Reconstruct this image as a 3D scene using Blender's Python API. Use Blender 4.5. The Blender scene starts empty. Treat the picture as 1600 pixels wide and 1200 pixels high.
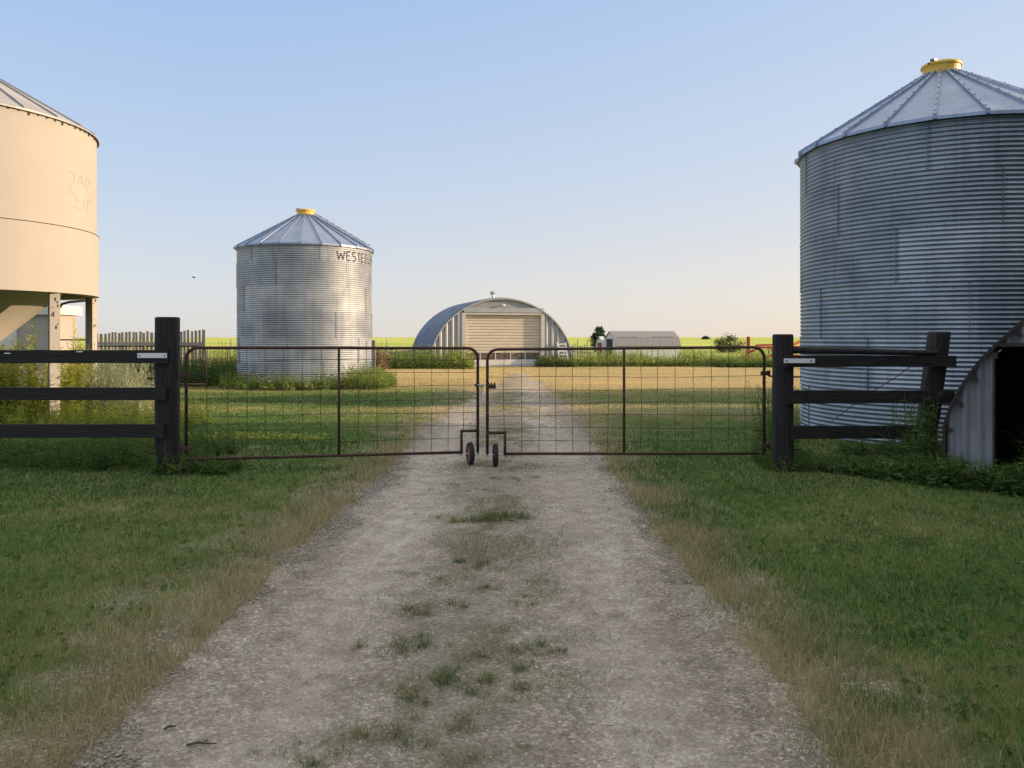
import bpy, bmesh, math, random
import numpy as np
from mathutils import Vector, Matrix
random.seed(7); RNG = np.random.default_rng(11)
S = bpy.context.scene; COL = S.collection
R = math.radians
# ------------------------------------------------------------------ camera
CZ = 1.6; F = 1200.0; HOR = 527.0            # eye height, focal length in photo pixels, eye-level row
cd = bpy.data.cameras.new('camera'); cam = bpy.data.objects.new('camera', cd); COL.objects.link(cam)
cd.sensor_width = 36; cd.lens = 36*F/1600; cd.shift_y = (HOR-600)/1600; cd.clip_end = 6000; cd.clip_start = .05
cam.location = (0, 0, CZ); cam.rotation_euler = (R(90), 0, 0); S.camera = cam
# ------------------------------------------------------------------ light
SUN_AZ, SUN_EL = 3.5, 13.0                   # azimuth from +X towards +Y
w = bpy.data.worlds.new('World'); S.world = w; w.use_nodes = True
nt = w.node_tree; N = nt.nodes; N.clear(); L = nt.links
sky = N.new('ShaderNodeTexSky'); sky.sky_type = 'NISHITA'; sky.sun_disc = False
sky.sun_elevation = R(SUN_EL); sky.sun_rotation = R(90-SUN_AZ); sky.air_density = 1.0; sky.dust_density = .6; sky.ozone_density = 1.6
SKY_STR = .15
bg = N.new('ShaderNodeBackground'); bg.inputs[1].default_value = SKY_STR
wo = N.new('ShaderNodeOutputWorld')
# summer haze: the sky pales towards the horizon, a little pinker towards the sun
tc = N.new('ShaderNodeTexCoord'); sp = N.new('ShaderNodeSeparateXYZ'); L.new(tc.outputs['Generated'], sp.inputs[0])
rp = N.new('ShaderNodeValToRGB'); L.new(sp.outputs['Z'], rp.inputs[0])
e = rp.color_ramp.elements; e[0].position = 0; e[1].position = .68
SK = 1/SKY_STR/1.27        # /1.27 offsets the exposure
def skc(c): return (c[0]*SK, c[1]*SK, c[2]*SK, 1)
def lin(r, g, b): return tuple(((v/255)/12.92 if v/255 < .04045 else ((v/255+.055)/1.055)**2.4) for v in (r, g, b))
e[0].color = (*lin(223, 221, 222), 1)
e[1].color = (1.04, 1.04, 1.05, 1)     # overhead sky out of view, brightness added to lift the shaded ground
for p_, c_ in ((.07, (217, 221, 230)), (.2, (197, 214, 239)), (.43, (162, 197, 242))):
    k = rp.color_ramp.elements.new(p_); k.color = (*lin(*c_), 1)
rp2 = N.new('ShaderNodeValToRGB'); L.new(sp.outputs['Z'], rp2.inputs[0])
e = rp2.color_ramp.elements; e[0].position = 0; e[1].position = .68
e[0].color = (*lin(247, 228, 208), 1); e[1].color = (1.16, 1.10, 1.05, 1)
for p_, c_ in ((.07, (243, 230, 220)), (.2, (222, 226, 236)), (.43, (196, 216, 244))):
    k = rp2.color_ramp.elements.new(p_); k.color = (*lin(*c_), 1)
mr = N.new('ShaderNodeMapRange'); L.new(sp.outputs['X'], mr.inputs[0]); mr.inputs[1].default_value = -.35; mr.inputs[2].default_value = .75
mx0 = N.new('ShaderNodeMix'); mx0.data_type = 'RGBA'; L.new(mr.outputs[0], mx0.inputs[0]); L.new(rp.outputs[0], mx0.inputs[6]); L.new(rp2.outputs[0], mx0.inputs[7])
sc_ = N.new('ShaderNodeMix'); sc_.data_type = 'RGBA'; sc_.blend_type = 'MULTIPLY'; sc_.inputs[0].default_value = 1
L.new(mx0.outputs[2], sc_.inputs[6]); sc_.inputs[7].default_value = (SK, SK, SK, 1)
mx = N.new('ShaderNodeMix'); mx.data_type = 'RGBA'; mx.inputs[0].default_value = .85
L.new(sky.outputs[0], mx.inputs[6]); L.new(sc_.outputs[2], mx.inputs[7]); L.new(mx.outputs[2], bg.inputs[0]); L.new(bg.outputs[0], wo.inputs[0])
sd = bpy.data.lights.new('sun', 'SUN'); sd.energy = 5.0; sd.angle = R(.6); sd.color = (1, .72, .44)
so = bpy.data.objects.new('sun', sd); COL.objects.link(so)
sv = Vector((math.cos(R(SUN_EL))*math.cos(R(SUN_AZ)), math.cos(R(SUN_EL))*math.sin(R(SUN_AZ)), math.sin(R(SUN_EL))))
so.rotation_euler = sv.to_track_quat('Z', 'Y').to_euler(); so.location = sv*60
S.view_settings.view_transform = 'Standard'; S.view_settings.look = 'None'; S.view_settings.exposure = .35; S.view_settings.gamma = 1
S.cycles.max_bounces = 6; S.cycles.transparent_max_bounces = 8; S.cycles.use_denoising = True
# ------------------------------------------------------------------ helpers
def at(px, py, Y): return ((px-800)/F*Y, Y, CZ-(py-HOR)/F*Y)
def X_(px, Y): return (px-800)/F*Y
def Z_(py, Y): return CZ-(py-HOR)/F*Y
def vnoise(x, y, scale, seed=0):
    x = np.asarray(x, float)/scale+seed*17.3; y = np.asarray(y, float)/scale+seed*9.1
    xi = np.floor(x); yi = np.floor(y); fx = x-xi; fy = y-yi; fx = fx*fx*(3-2*fx); fy = fy*fy*(3-2*fy)
    def h(a, b):
        v = np.sin(a*127.1+b*311.7+seed*74.7)*43758.5453; return v-np.floor(v)
    return (h(xi, yi)*(1-fx)+h(xi+1, yi)*fx)*(1-fy)+(h(xi, yi+1)*(1-fx)+h(xi+1, yi+1)*fx)*fy
def fbm(x, y, scale, seed=0): return .55*vnoise(x, y, scale, seed)+.3*vnoise(x, y, scale/2.3, seed+1)+.15*vnoise(x, y, scale/5, seed+2)
def base(o):
    v = Vector((0, 0, 0))
    while o is not None: v = v+o.location; o = o.parent
    return v
def tag(o, label, cat, group=None, kind=None):
    if label: o['label'] = label
    if cat: o['category'] = cat
    if group: o['group'] = group
    if kind: o['kind'] = kind
    return o
def thing(name, loc, label, cat, group=None):
    o = bpy.data.objects.new(name, None); COL.objects.link(o); o.location = loc; o.empty_display_size = .2
    return tag(o, label, cat, group)
def link_mesh(name, me, mat, parent=None, smooth=False, bevel=0, loc=None):
    if loc is None: loc = (0, 0, 0)
    o = bpy.data.objects.new(name, me); COL.objects.link(o); o.location = loc
    if parent is not None: o.parent = parent
    if mat: me.materials.append(mat)
    if smooth: me.polygons.foreach_set('use_smooth', [True]*len(me.polygons))
    if bevel:
        m = o.modifiers.new('bevel', 'BEVEL'); m.width = bevel; m.segments = 2; m.limit_method = 'ANGLE'
    return o
def npmesh(name, verts, faces, off=(0, 0, 0), attrs=None, fattrs=None):
    """verts (n,3), faces (m,k) of one size k"""
    verts = np.asarray(verts, np.float32)-np.asarray(off, np.float32); faces = np.asarray(faces, np.int32)
    me = bpy.data.meshes.new(name); k = faces.shape[1]; m = len(faces)
    me.vertices.add(len(verts)); me.vertices.foreach_set('co', verts.ravel())
    me.loops.add(m*k); me.loops.foreach_set('vertex_index', faces.ravel())
    me.polygons.add(m); me.polygons.foreach_set('loop_start', np.arange(0, m*k, k, dtype=np.int32))
    me.polygons.foreach_set('loop_total', np.full(m, k, np.int32))
    for a, v in (attrs or {}).items():
        at_ = me.attributes.new(a, 'FLOAT', 'POINT'); at_.data.foreach_set('value', np.asarray(v, np.float32))
    for a, v in (fattrs or {}).items():
        at_ = me.attributes.new(a, 'FLOAT', 'FACE'); at_.data.foreach_set('value', np.asarray(v, np.float32))
    me.update(calc_edges=True); return me
class MB:
    def __init__(s): s.v = []; s.f = []
    def add(s, vs, fs):
        n = len(s.v); s.v += [tuple(v) for v in vs]; s.f += [tuple(i+n for i in f) for f in fs]; return s
    def box(s, c, size, rz=0, M=None):
        hx, hy, hz = size[0]/2, size[1]/2, size[2]/2
        m = M or Matrix.Rotation(rz, 3, 'Z'); c = Vector(c)
        vs = [c+m @ Vector((x, y, z)) for x in (-hx, hx) for y in (-hy, hy) for z in (-hz, hz)]
        return s.add(vs, [(0, 1, 3, 2), (4, 6, 7, 5), (0, 4, 5, 1), (2, 3, 7, 6), (0, 2, 6, 4), (1, 5, 7, 3)])
    def beam(s, p0, p1, w, h, up=(0, 0, 1)):
        p0 = Vector(p0); p1 = Vector(p1); d = (p1-p0); ln = d.length; d.normalize()
        side = d.cross(Vector(up)).normalized(); u = side.cross(d)
        m = Matrix((d, side, u)).transposed()
        return s.box((p0+p1)/2, (ln, w, h), M=m)
    def tube(s, pts, r, n=8, caps=True):
        pts = [Vector(p) for p in pts]; rs = r if isinstance(r, (list, tuple)) else [r]*len(pts)
        rings = []; prev = None
        for i, p in enumerate(pts):
            d = (pts[min(i+1, len(pts)-1)]-pts[max(i-1, 0)]).normalized()
            if prev is None:
                a = Vector((0, 0, 1)) if abs(d.z) < .9 else Vector((1, 0, 0)); u = d.cross(a).normalized()
            else: u = (prev-d*prev.dot(d)).normalized()
            prev = u; v = d.cross(u); rings.append([p+(u*math.cos(2*math.pi*k/n)+v*math.sin(2*math.pi*k/n))*rs[i] for k in range(n)])
        vs = [q for rg in rings for q in rg]; fs = []
        for i in range(len(pts)-1):
            for k in range(n):
                a = i*n+k; b = i*n+(k+1) % n; fs.append((a, b, b+n, a+n))
        if caps: fs.append(tuple(range(n))[::-1]); fs.append(tuple((len(pts)-1)*n+k for k in range(n)))
        return s.add(vs, fs)
    def lathe(s, prof, c, n=24, axis='Z', a0=0, a1=2*math.pi):
        full = abs(a1-a0-2*math.pi) < 1e-6; m = n if full else n+1; vs = []
        for r, z in prof:
            for k in range(m):
                a = a0+(a1-a0)*k/n
                if axis == 'Z': vs.append((c[0]+r*math.cos(a), c[1]+r*math.sin(a), c[2]+z))
                elif axis == 'X': vs.append((c[0]+z, c[1]+r*math.cos(a), c[2]+r*math.sin(a)))
                else: vs.append((c[0]+r*math.cos(a), c[1]+z, c[2]+r*math.sin(a)))
        fs = []
        for i in range(len(prof)-1):
            for k in range(n if full else n):
                k2 = (k+1) % m if full else k+1
                fs.append((i*m+k, i*m+k2, (i+1)*m+k2, (i+1)*m+k))
        return s.add(vs, fs)
    def build(s, name, mat, parent=None, smooth=False, bevel=0, recalc=True, weld=False):
        off = base(parent) if parent is not None else Vector((0, 0, 0)); loc = (0, 0, 0)
        if parent is None:
            a = np.array(s.v); loc = ((a[:, 0].min()+a[:, 0].max())/2, (a[:, 1].min()+a[:, 1].max())/2, a[:, 2].min()); off = Vector([float(q) for q in loc])
        me = bpy.data.meshes.new(name); me.from_pydata([tuple(Vector(v)-off) for v in s.v], [], s.f)
        if recalc:
            bm = bmesh.new(); bm.from_mesh(me)
            if weld: bmesh.ops.remove_doubles(bm, verts=bm.verts, dist=1e-5)
            bmesh.ops.recalc_face_normals(bm, faces=bm.faces); bm.to_mesh(me); bm.free()
        return link_mesh(name, me, mat, parent, smooth, bevel, [float(q) for q in loc])
def ob(name, me, mat, parent=None, smooth=False, off=None):
    return link_mesh(name, me, mat, parent, smooth)
# ------------------------------------------------------------------ materials
def srgb(r, g, b): return (*lin(r, g, b), 1)
def newmat(name):
    m = bpy.data.materials.new(name); m.use_nodes = True; n = m.node_tree.nodes
    return m, n, m.node_tree.links, n['Principled BSDF']
def ramp(n, stops):
    r = n.new('ShaderNodeValToRGB'); el = r.color_ramp.elements
    el[0].position, el[0].color = stops[0][0], (*stops[0][1][:3], 1)
    el[1].position, el[1].color = stops[-1][0], (*stops[-1][1][:3], 1)
    for p, c in stops[1:-1]:
        k = el.new(p); k.color = (*c[:3], 1)
    return r
def noise(n, l, vec, scale, detail=4, rough=.55):
    t = n.new('ShaderNodeTexNoise'); t.inputs['Scale'].default_value = scale; t.inputs['Detail'].default_value = detail; t.inputs['Roughness'].default_value = rough
    if vec is not None: l.new(vec, t.inputs['Vector'])
    return t
def mapping(n, l, scale, src='Object'):
    t = n.new('ShaderNodeTexCoord'); m = n.new('ShaderNodeMapping'); m.inputs['Scale'].default_value = scale
    l.new(t.outputs[src], m.inputs[0]); return m.outputs[0]
def mixc(n, l, fac, a, b, mode='MIX'):
    m = n.new('ShaderNodeMix'); m.data_type = 'RGBA'; m.blend_type = mode
    for i, s in ((0, fac), (6, a), (7, b)):
        if hasattr(s, 'links') or hasattr(s, 'is_output'): l.new(s, m.inputs[i])
        elif i == 0: m.inputs[0].default_value = s
        else: m.inputs[i].default_value = (*s[:3], 1)
    return m.outputs[2]
def bump(n, l, b, h, strength, dist=.01):
    k = n.new('ShaderNodeBump'); k.inputs['Strength'].default_value = strength; k.inputs['Distance'].default_value = dist
    l.new(h, k.inputs['Height']); l.new(k.outputs[0], b.inputs['Normal'])
def pmat(name, stops, scale=3, stretch=(1, 1, 1), rough=.8, metal=0, bmp=.3, bdist=.01, detail=6, rvar=0, spots=None):
    m, n, l, b = newmat(name); v = mapping(n, l, stretch)
    t = noise(n, l, v, scale, detail); r = ramp(n, stops); l.new(t.outputs[0], r.inputs[0]); c = r.outputs[0]
    if spots:                                   # (scale, threshold, colour)
        s = noise(n, l, v, spots[0], 5, .7); sr = ramp(n, ((spots[1], (0, 0, 0)), (spots[1]+.06, (1, 1, 1)))); l.new(s.outputs[0], sr.inputs[0])
        c = mixc(n, l, sr.outputs[0], c, spots[2])
    l.new(c, b.inputs['Base Color']); b.inputs['Metallic'].default_value = metal; b.inputs['Roughness'].default_value = rough
    if rvar:
        mr_ = n.new('ShaderNodeMapRange'); l.new(t.outputs[0], mr_.inputs[0]); mr_.inputs[1].default_value = .3; mr_.inputs[2].default_value = .7
        mr_.inputs[3].default_value = rough-rvar; mr_.inputs[4].default_value = rough+rvar; l.new(mr_.outputs[0], b.inputs['Roughness'])
    if bmp: bump(n, l, b, t.outputs[0], bmp, bdist)
    return m
def leafmat(name, stops, transl=.35, rough=.6):
    m, n, l, b = newmat(name); a = n.new('ShaderNodeAttribute'); a.attribute_name = 'tint'
    r = ramp(n, stops); l.new(a.outputs['Fac'], r.inputs[0]); l.new(r.outputs[0], b.inputs['Base Color']); b.inputs['Roughness'].default_value = rough
    b.inputs['Specular IOR Level'].default_value = .25
    t = n.new('ShaderNodeBsdfTranslucent'); l.new(r.outputs[0], t.inputs[0]); mx_ = n.new('ShaderNodeMixShader'); mx_.inputs[0].default_value = transl
    l.new(b.outputs[0], mx_.inputs[1]); l.new(t.outputs[0], mx_.inputs[2]); l.new(mx_.outputs[0], n['Material Output'].inputs[0]); return m
def galv(name, c0, c1, rough=.38, metal=.85):
    m, n, l, b = newmat(name); v = mapping(n, l, (1, 1, 1)); t = noise(n, l, v, 1.3, 5, .6); t2 = noise(n, l, v, 26, 3, .7)
    r = ramp(n, ((.35, c0), (.65, c1))); l.new(t.outputs[0], r.inputs[0])
    a = n.new('ShaderNodeAttribute'); a.attribute_name = 'sheet'
    ar = ramp(n, ((0, (.74, .76, .80)), (1, (1.0, 1.0, 1.0)))); l.new(a.outputs['Fac'], ar.inputs[0])
    r2 = ramp(n, ((.35, (.86, .86, .88)), (.65, (1, 1, 1)))); l.new(t2.outputs[0], r2.inputs[0])
    c = mixc(n, l, 1, r.outputs[0], ar.outputs[0], 'MULTIPLY'); c = mixc(n, l, 1, c, r2.outputs[0], 'MULTIPLY')
    vs = mapping(n, l, (9, 9, .35)); ts = noise(n, l, vs, 1, 4, .6); sr = ramp(n, ((.52, (1, 1, 1)), (.75, (.60, .58, .56)))); l.new(ts.outputs[0], sr.inputs[0])
    c = mixc(n, l, .6, c, sr.outputs[0], 'MULTIPLY')
    l.new(c, b.inputs['Base Color']); b.inputs['Metallic'].default_value = metal
    mr_ = n.new('ShaderNodeMapRange'); l.new(t2.outputs[0], mr_.inputs[0]); mr_.inputs[3].default_value = rough-.1; mr_.inputs[4].default_value = rough+.14; l.new(mr_.outputs[0], b.inputs['Roughness'])
    return m
M_galv = galv('galvanised_steel', (.30, .355, .42), (.46, .52, .59), .50)
M_galv2 = galv('reflection_lit_galvanised_steel', (.40, .43, .47), (.60, .63, .66), .55)  # paler copy of the steel: bright yard reflections put into the colour
M_roof = galv('galvanised_roof', (.40, .47, .59), (.50, .58, .71), .45, .7)
M_barnroof = galv('weathered_barn_steel', (.20, .25, .33), (.28, .33, .42), .5, .6)
M_bolt = pmat('dull_bolt', ((.4, (.12, .12, .13)), (.6, (.25, .25, .26))), 20, rough=.5, metal=.7, bmp=0)
M_yellow = pmat('yellow_paint', ((.35, (.74, .46, .05)), (.65, (.86, .58, .10))), 6, rough=.5, bmp=.1, spots=(14, .68, (.2, .15, .08)))
M_cream = pmat('cream_paint', ((.3, (.405, .375, .335)), (.7, (.445, .415, .375))), 1.2, (1, 1, .35), rough=.8, bmp=.05, spots=(5, .80, (.45, .36, .26)))
M_creamroof = pmat('dull_bin_roof', ((.3, (.34, .33, .32)), (.7, (.46, .45, .44))), 2, rough=.55, metal=.2, bmp=.1)
M_rust = pmat('rusty_pipe', ((.3, (.045, .022, .016)), (.55, (.085, .04, .028)), (.8, (.14, .065, .04))), 18, rough=.75, metal=.2, bmp=.4, bdist=.003)
M_wire = pmat('dark_wire', ((.3, (.03, .028, .026)), (.7, (.08, .06, .045))), 20, rough=.6, metal=.4, bmp=0)
M_creo = pmat('creosoted_timber', ((.30, (.003, .003, .003)), (.42, (.012, .010, .011)), (.55, (.016, .013, .014)), (.78, (.055, .047, .043))), 5, (7, 7, .4), rough=.75, bmp=.9, bdist=.012, detail=9)
M_creoh = pmat('creosoted_board', ((.30, (.003, .003, .003)), (.42, (.012, .010, .011)), (.55, (.015, .012, .013)), (.78, (.050, .042, .039))), 5, (.4, 5, 8), rough=.75, bmp=.9, bdist=.010, detail=9)
M_oldwood = pmat('weathered_wood', ((.3, (.19, .175, .16)), (.55, (.33, .31, .285)), (.8, (.48, .45, .41))), 5, (4, 4, .4), rough=.9, bmp=.5)
M_white = pmat('white_paint', ((.3, (.60, .60, .58)), (.7, (.76, .76, .75))), 3, (1, 1, .4), rough=.6, bmp=.1, spots=(9, .66, (.42, .38, .33)))
M_strip = pmat('reflector_strip', ((.3, (.82, .82, .86)), (.7, (.88, .88, .90))), 20, rough=.35, bmp=0)
M_rubber = pmat('black_rubber', ((.3, (.012, .012, .013)), (.7, (.03, .03, .032))), 20, rough=.75, bmp=.3, bdist=.003)
M_redrim = pmat('red_rim', ((.3, (.22, .04, .04)), (.7, (.32, .08, .07))), 10, rough=.5, bmp=0)
M_zinc = pmat('zinc_metal', ((.3, (.45, .47, .5)), (.7, (.62, .64, .67))), 20, rough=.35, metal=.8, bmp=0)
M_brass = pmat('brass_lock', ((.3, (.5, .36, .12)), (.7, (.62, .46, .18))), 20, rough=.4, metal=.7, bmp=0)
M_siding = pmat('white_steel_cladding', ((.3, (.38, .40, .42)), (.7, (.47, .49, .51))), 2, (1, 1, .5), rough=.45, metal=.3, bmp=.05)
M_gable = pmat('grey_gable_steel', ((.3, (.30, .31, .32)), (.7, (.36, .37, .38))), 2, rough=.6, metal=.2, bmp=.05)
M_door = pmat('tan_door_slats', ((.3, (.56, .50, .40)), (.7, (.66, .60, .49))), 2, (1, 1, 3), rough=.6, bmp=.1)
M_glass = pmat('dusty_window', ((.35, (.05, .045, .045)), (.5, (.13, .11, .10)), (.65, (.24, .20, .17))), 4, (1, 1, 3), rough=.15, bmp=0)
M_shingle = pmat('grey_shingles', ((.3, (.21, .20, .20)), (.7, (.35, .335, .33))), 7, (1, 1, 5), rough=.95, bmp=.6, bdist=.02)
M_barnred = pmat('faded_red_paint', ((.3, (.20, .035, .035)), (.7, (.30, .06, .055))), 6, rough=.8, bmp=.2)
M_navy = pmat('dark_navy_paint', ((.3, (.012, .014, .03)), (.7, (.03, .033, .06))), 6, rough=.8, bmp=.1)
M_red = pmat('red_machine_paint', ((.3, (.42, .03, .035)), (.7, (.58, .06, .06))), 6, rough=.45, bmp=.1)
M_orange = pmat('orange_machine_paint', ((.3, (.60, .17, .03)), (.7, (.72, .26, .06))), 6, rough=.5, bmp=.1)
M_hutwall = pmat('dull_white_sheet', ((.3, (.13, .135, .15)), (.55, (.22, .225, .25)), (.8, (.30, .31, .33))), 2.5, (2, 1, .5), rough=.6, metal=.1, bmp=.15, spots=(5, .66, (.14, .10, .08)))
M_hutdark = pmat('interior_shade', ((.3, (.006, .006, .006)), (.7, (.014, .013, .012))), 5, rough=.95, bmp=.3)  # near-black colour stands in for the shade inside the hut
M_rustsheet = pmat('rusty_sheet', ((.3, (.018, .013, .012)), (.6, (.045, .030, .025)), (.8, (.10, .06, .045))), 6, rough=.85, bmp=.4)
M_ink = pmat('dark_stencil_paint', ((.3, (.03, .025, .05)), (.7, (.07, .06, .09))), 20, rough=.7, bmp=0)
M_ghost = pmat('faded_lettering', ((.3, (.375, .345, .305)), (.7, (.42, .39, .35))), 20, rough=.6, bmp=0)
M_tarp = pmat('dark_tarp', ((.3, (.015, .018, .03)), (.7, (.08, .09, .11))), 5, rough=.5, bmp=.5, bdist=.05)
M_bark = pmat('bark', ((.3, (.04, .033, .027)), (.7, (.13, .11, .09))), 9, (1, 1, .25), rough=.95, bmp=.8, bdist=.02)
M_stone = pmat('field_stone', ((.3, (.16, .15, .14)), (.7, (.36, .34, .32))), 4, rough=.9, bmp=.4)
M_peel = pmat('black_peeling_marks', ((.3, (.03, .025, .02)), (.7, (.09, .06, .045))), 30, rough=.8, bmp=0)
# grass: tint 0 lush green .. .5 olive .. 1 straw
GR = ((0, (.052, .125, .024)), (.3, (.115, .215, .045)), (.52, (.23, .27, .085)), (.75, (.38, .325, .15)), (1, (.58, .48, .27)))
M_grass = leafmat('grass_blades', GR, .3)
M_tuft = leafmat('driveway_grass_blades', ((0, (.07, .125, .035)), (.35, (.15, .215, .08)), (.6, (.30, .29, .14)), (1, (.56, .48, .31))), .3)
M_weed = leafmat('weed_leaves', ((0, (.038, .085, .022)), (.5, (.105, .185, .045)), (1, (.27, .32, .09))), .45)
M_field = leafmat('sunlit_weed_leaves', ((0, (.08, .14, .03)), (.5, (.22, .31, .07)), (1, (.48, .50, .14))), .5)  # lighter copy of weed_leaves, sunlight put into the leaf colour
M_sage = leafmat('sage_leaves', ((0, (.26, .30, .18)), (.5, (.44, .47, .30)), (1, (.66, .64, .42))), .5)
M_clover = leafmat('yellow_green_leaves', ((0, (.18, .23, .04)), (.5, (.46, .50, .09)), (1, (.80, .72, .14))), .55)
M_tree = leafmat('tree_leaves', ((0, (.020, .045, .014)), (.5, (.045, .08, .025)), (1, (.09, .12, .04))), .2)
M_dryst = leafmat('dry_stems', ((0, (.12, .09, .05)), (1, (.34, .25, .13))), .2)
# ------------------------------------------------------------------ ground
def road_l(Y): return np.interp(Y, [0, 3, 4.1, 6, 9.1, 15.6, 20.6, 26, 34], [-1.62, -1.62, -1.60, -1.62, -1.5, -1.55, -1.05, -.6, -.05])
def road_r(Y): return np.interp(Y, [0, 3, 4.1, 6, 9.1, 15.6, 20.6, 26, 34], [1.18, 1.20, 1.24, 1.2, 1.17, 1.40, 1.20, 1.1, .7])
def ground_z(x, y):
    x = np.asarray(x, float); y = np.asarray(y, float)
    near = np.clip((60-np.hypot(x, y))/40, 0, 1)
    z = (fbm(x, y, 3.0, 3)-.5)*.05*near+(fbm(x, y, .5, 5)-.5)*.016*np.clip((14-y)/6, 0, 1)*near
    c = (road_l(y)+road_r(y))/2; u = x-c
    inroad = np.clip(1.9-np.abs(u), 0, 1)
    z = z+inroad*near*(-.02*np.exp(-((u-.78)/.33)**2)-.02*np.exp(-((u+.78)/.33)**2)-.01)
    far = np.clip((np.hypot(x, y)-150)/600, 0, 1); return z+far*.9
def axis(lims):
    out = []
    for a, b, s in lims: out += list(np.arange(a, b, s))
    return np.array(sorted(set(np.round(out, 4))))
xs = axis([(-2600, -600, 250), (-600, -100, 50), (-100, -24, 6), (-24, -8, 1), (-8, 8, .1), (8, 24, 1), (24, 100, 6), (100, 600, 50), (600, 2601, 250)])
ys = axis([(-600, -60, 60), (-60, 0, 5), (0, 2, .4), (2, 12, .09), (12, 26, .3), (26, 60, 2), (60, 160, 10), (160, 600, 40), (600, 3001, 240)])
GX, GY = np.meshgrid(xs, ys); GZ = ground_z(GX, GY); nx, ny = len(xs), len(ys)
vv = np.stack([GX.ravel(), GY.ravel(), GZ.ravel()], 1)
ii = (np.arange(ny-1)[:, None]*nx+np.arange(nx-1)[None, :]).ravel()
g_me = npmesh('ground', vv, np.stack([ii, ii+1, ii+nx+1, ii+nx], 1))
m, n, l, b = newmat('ground_soil_and_turf'); v = mapping(n, l, (1, 1, 1)); M_ground = m
sx = n.new('ShaderNodeSeparateXYZ'); l.new(v, sx.inputs[0])
t1 = noise(n, l, v, .35, 5); t2 = noise(n, l, v, 9, 6, .7); t3 = noise(n, l, v, 60, 3, .7)
turf = ramp(n, ((.3, (.07, .125, .03)), (.5, (.12, .16, .05)), (.7, (.21, .19, .09)))); l.new(t1.outputs[0], turf.inputs[0])
c = mixc(n, l, .6, turf.outputs[0], t2.outputs[0], 'OVERLAY')
# beyond the mown yard: pasture, then the crop
dry = n.new('ShaderNodeMapRange'); l.new(sx.outputs['Y'], dry.inputs[0]); dry.inputs[1].default_value = 20; dry.inputs[2].default_value = 27
st = mapping(n, l, (.12, 1, 1)); ts = noise(n, l, st, .8, 5, .6); dr = ramp(n, ((.35, (.26, .27, .08)), (.5, (.50, .37, .15)), (.65, (.64, .44, .20)))); l.new(ts.outputs[0], dr.inputs[0])
c = mixc(n, l, dry.outputs[0], c, dr.outputs[0])
pas = n.new('ShaderNodeMapRange'); l.new(sx.outputs['Y'], pas.inputs[0]); pas.inputs[1].default_value = 41; pas.inputs[2].default_value = 46
pr = ramp(n, ((.35, (.26, .32, .07)), (.65, (.42, .43, .10)))); l.new(ts.outputs[0], pr.inputs[0])
c = mixc(n, l, pas.outputs[0], c, pr.outputs[0])
ax_ = n.new('ShaderNodeMath'); ax_.operation = 'ADD'; l.new(sx.outputs['X'], ax_.inputs[0]); ax_.inputs[1].default_value = .2
ab_ = n.new('ShaderNodeMath'); ab_.operation = 'ABSOLUTE'; l.new(ax_.outputs[0], ab_.inputs[0])
tn = noise(n, l, v, 2.2, 6, .7); sb = n.new('ShaderNodeMath'); sb.operation = 'MULTIPLY_ADD'; l.new(tn.outputs[0], sb.inputs[0]); sb.inputs[1].default_value = -2.4; l.new(ab_.outputs[0], sb.inputs[2])
sm_ = n.new('ShaderNodeMapRange'); l.new(sb.outputs[0], sm_.inputs[0]); sm_.inputs[1].default_value = .35; sm_.inputs[2].default_value = 1.0; sm_.inputs[3].default_value = 1; sm_.inputs[4].default_value = 0
fy_ = n.new('ShaderNodeMapRange'); l.new(sx.outputs['Y'], fy_.inputs[0]); fy_.inputs[1].default_value = 18; fy_.inputs[2].default_value = 30; fy_.inputs[3].default_value = 1; fy_.inputs[4].default_value = 0
mm_ = n.new('ShaderNodeMath'); mm_.operation = 'MULTIPLY'; l.new(sm_.outputs[0], mm_.inputs[0]); l.new(fy_.outputs[0], mm_.inputs[1])
vo = n.new('ShaderNodeTexVoronoi'); vo.inputs['Scale'].default_value = 70; l.new(v, vo.inputs['Vector']); lm = n.new('ShaderNodeSeparateColor'); l.new(vo.outputs['Color'], lm.inputs[0])
soil = ramp(n, ((0, (.13, .11, .08)), (.6, (.25, .21, .155)), (.9, (.36, .32, .26)), (1, (.50, .47, .42)))); l.new(lm.outputs[0], soil.inputs[0])
c = mixc(n, l, .35, c, t3.outputs[0], 'OVERLAY')
c = mixc(n, l, mm_.outputs[0], c, soil.outputs[0])
l.new(c, b.inputs['Base Color']); b.inputs['Roughness'].default_value = 1; b.inputs['Specular IOR Level'].default_value = .1; bump(n, l, b, t2.outputs[0], .5, .03)
tag(link_mesh('ground', g_me, M_ground, smooth=True), None, None, None, 'structure')
# canola crop to the horizon, its top a step above the pasture
cx = axis([(-2500, -600, 200), (-600, 600, 20), (600, 2501, 200)]); cy = axis([(112, 400, 9), (400, 2901, 160)])
CX, CY = np.meshgrid(cx, cy); CZZ = ground_z(CX, CY)+.55+(vnoise(CX, CY, 14, 2)-.5)*.25
CZZ[0, :] = -.05
vv = np.stack([CX.ravel(), CY.ravel()+np.where(CY.ravel() == 112, -.4, 0)+(vnoise(CX.ravel(), CX.ravel()*0, 9, 4)-.5)*3, CZZ.ravel()], 1)
ii = (np.arange(len(cy)-1)[:, None]*len(cx)+np.arange(len(cx)-1)[None, :]).ravel()
m, n, l, b = newmat('canola_bloom'); v = mapping(n, l, (.05, .4, 1)); t1 = noise(n, l, v, .35, 6, .6); v2 = mapping(n, l, (1, 1, 1)); t2 = noise(n, l, v2, 1.2, 4, .8)
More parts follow.
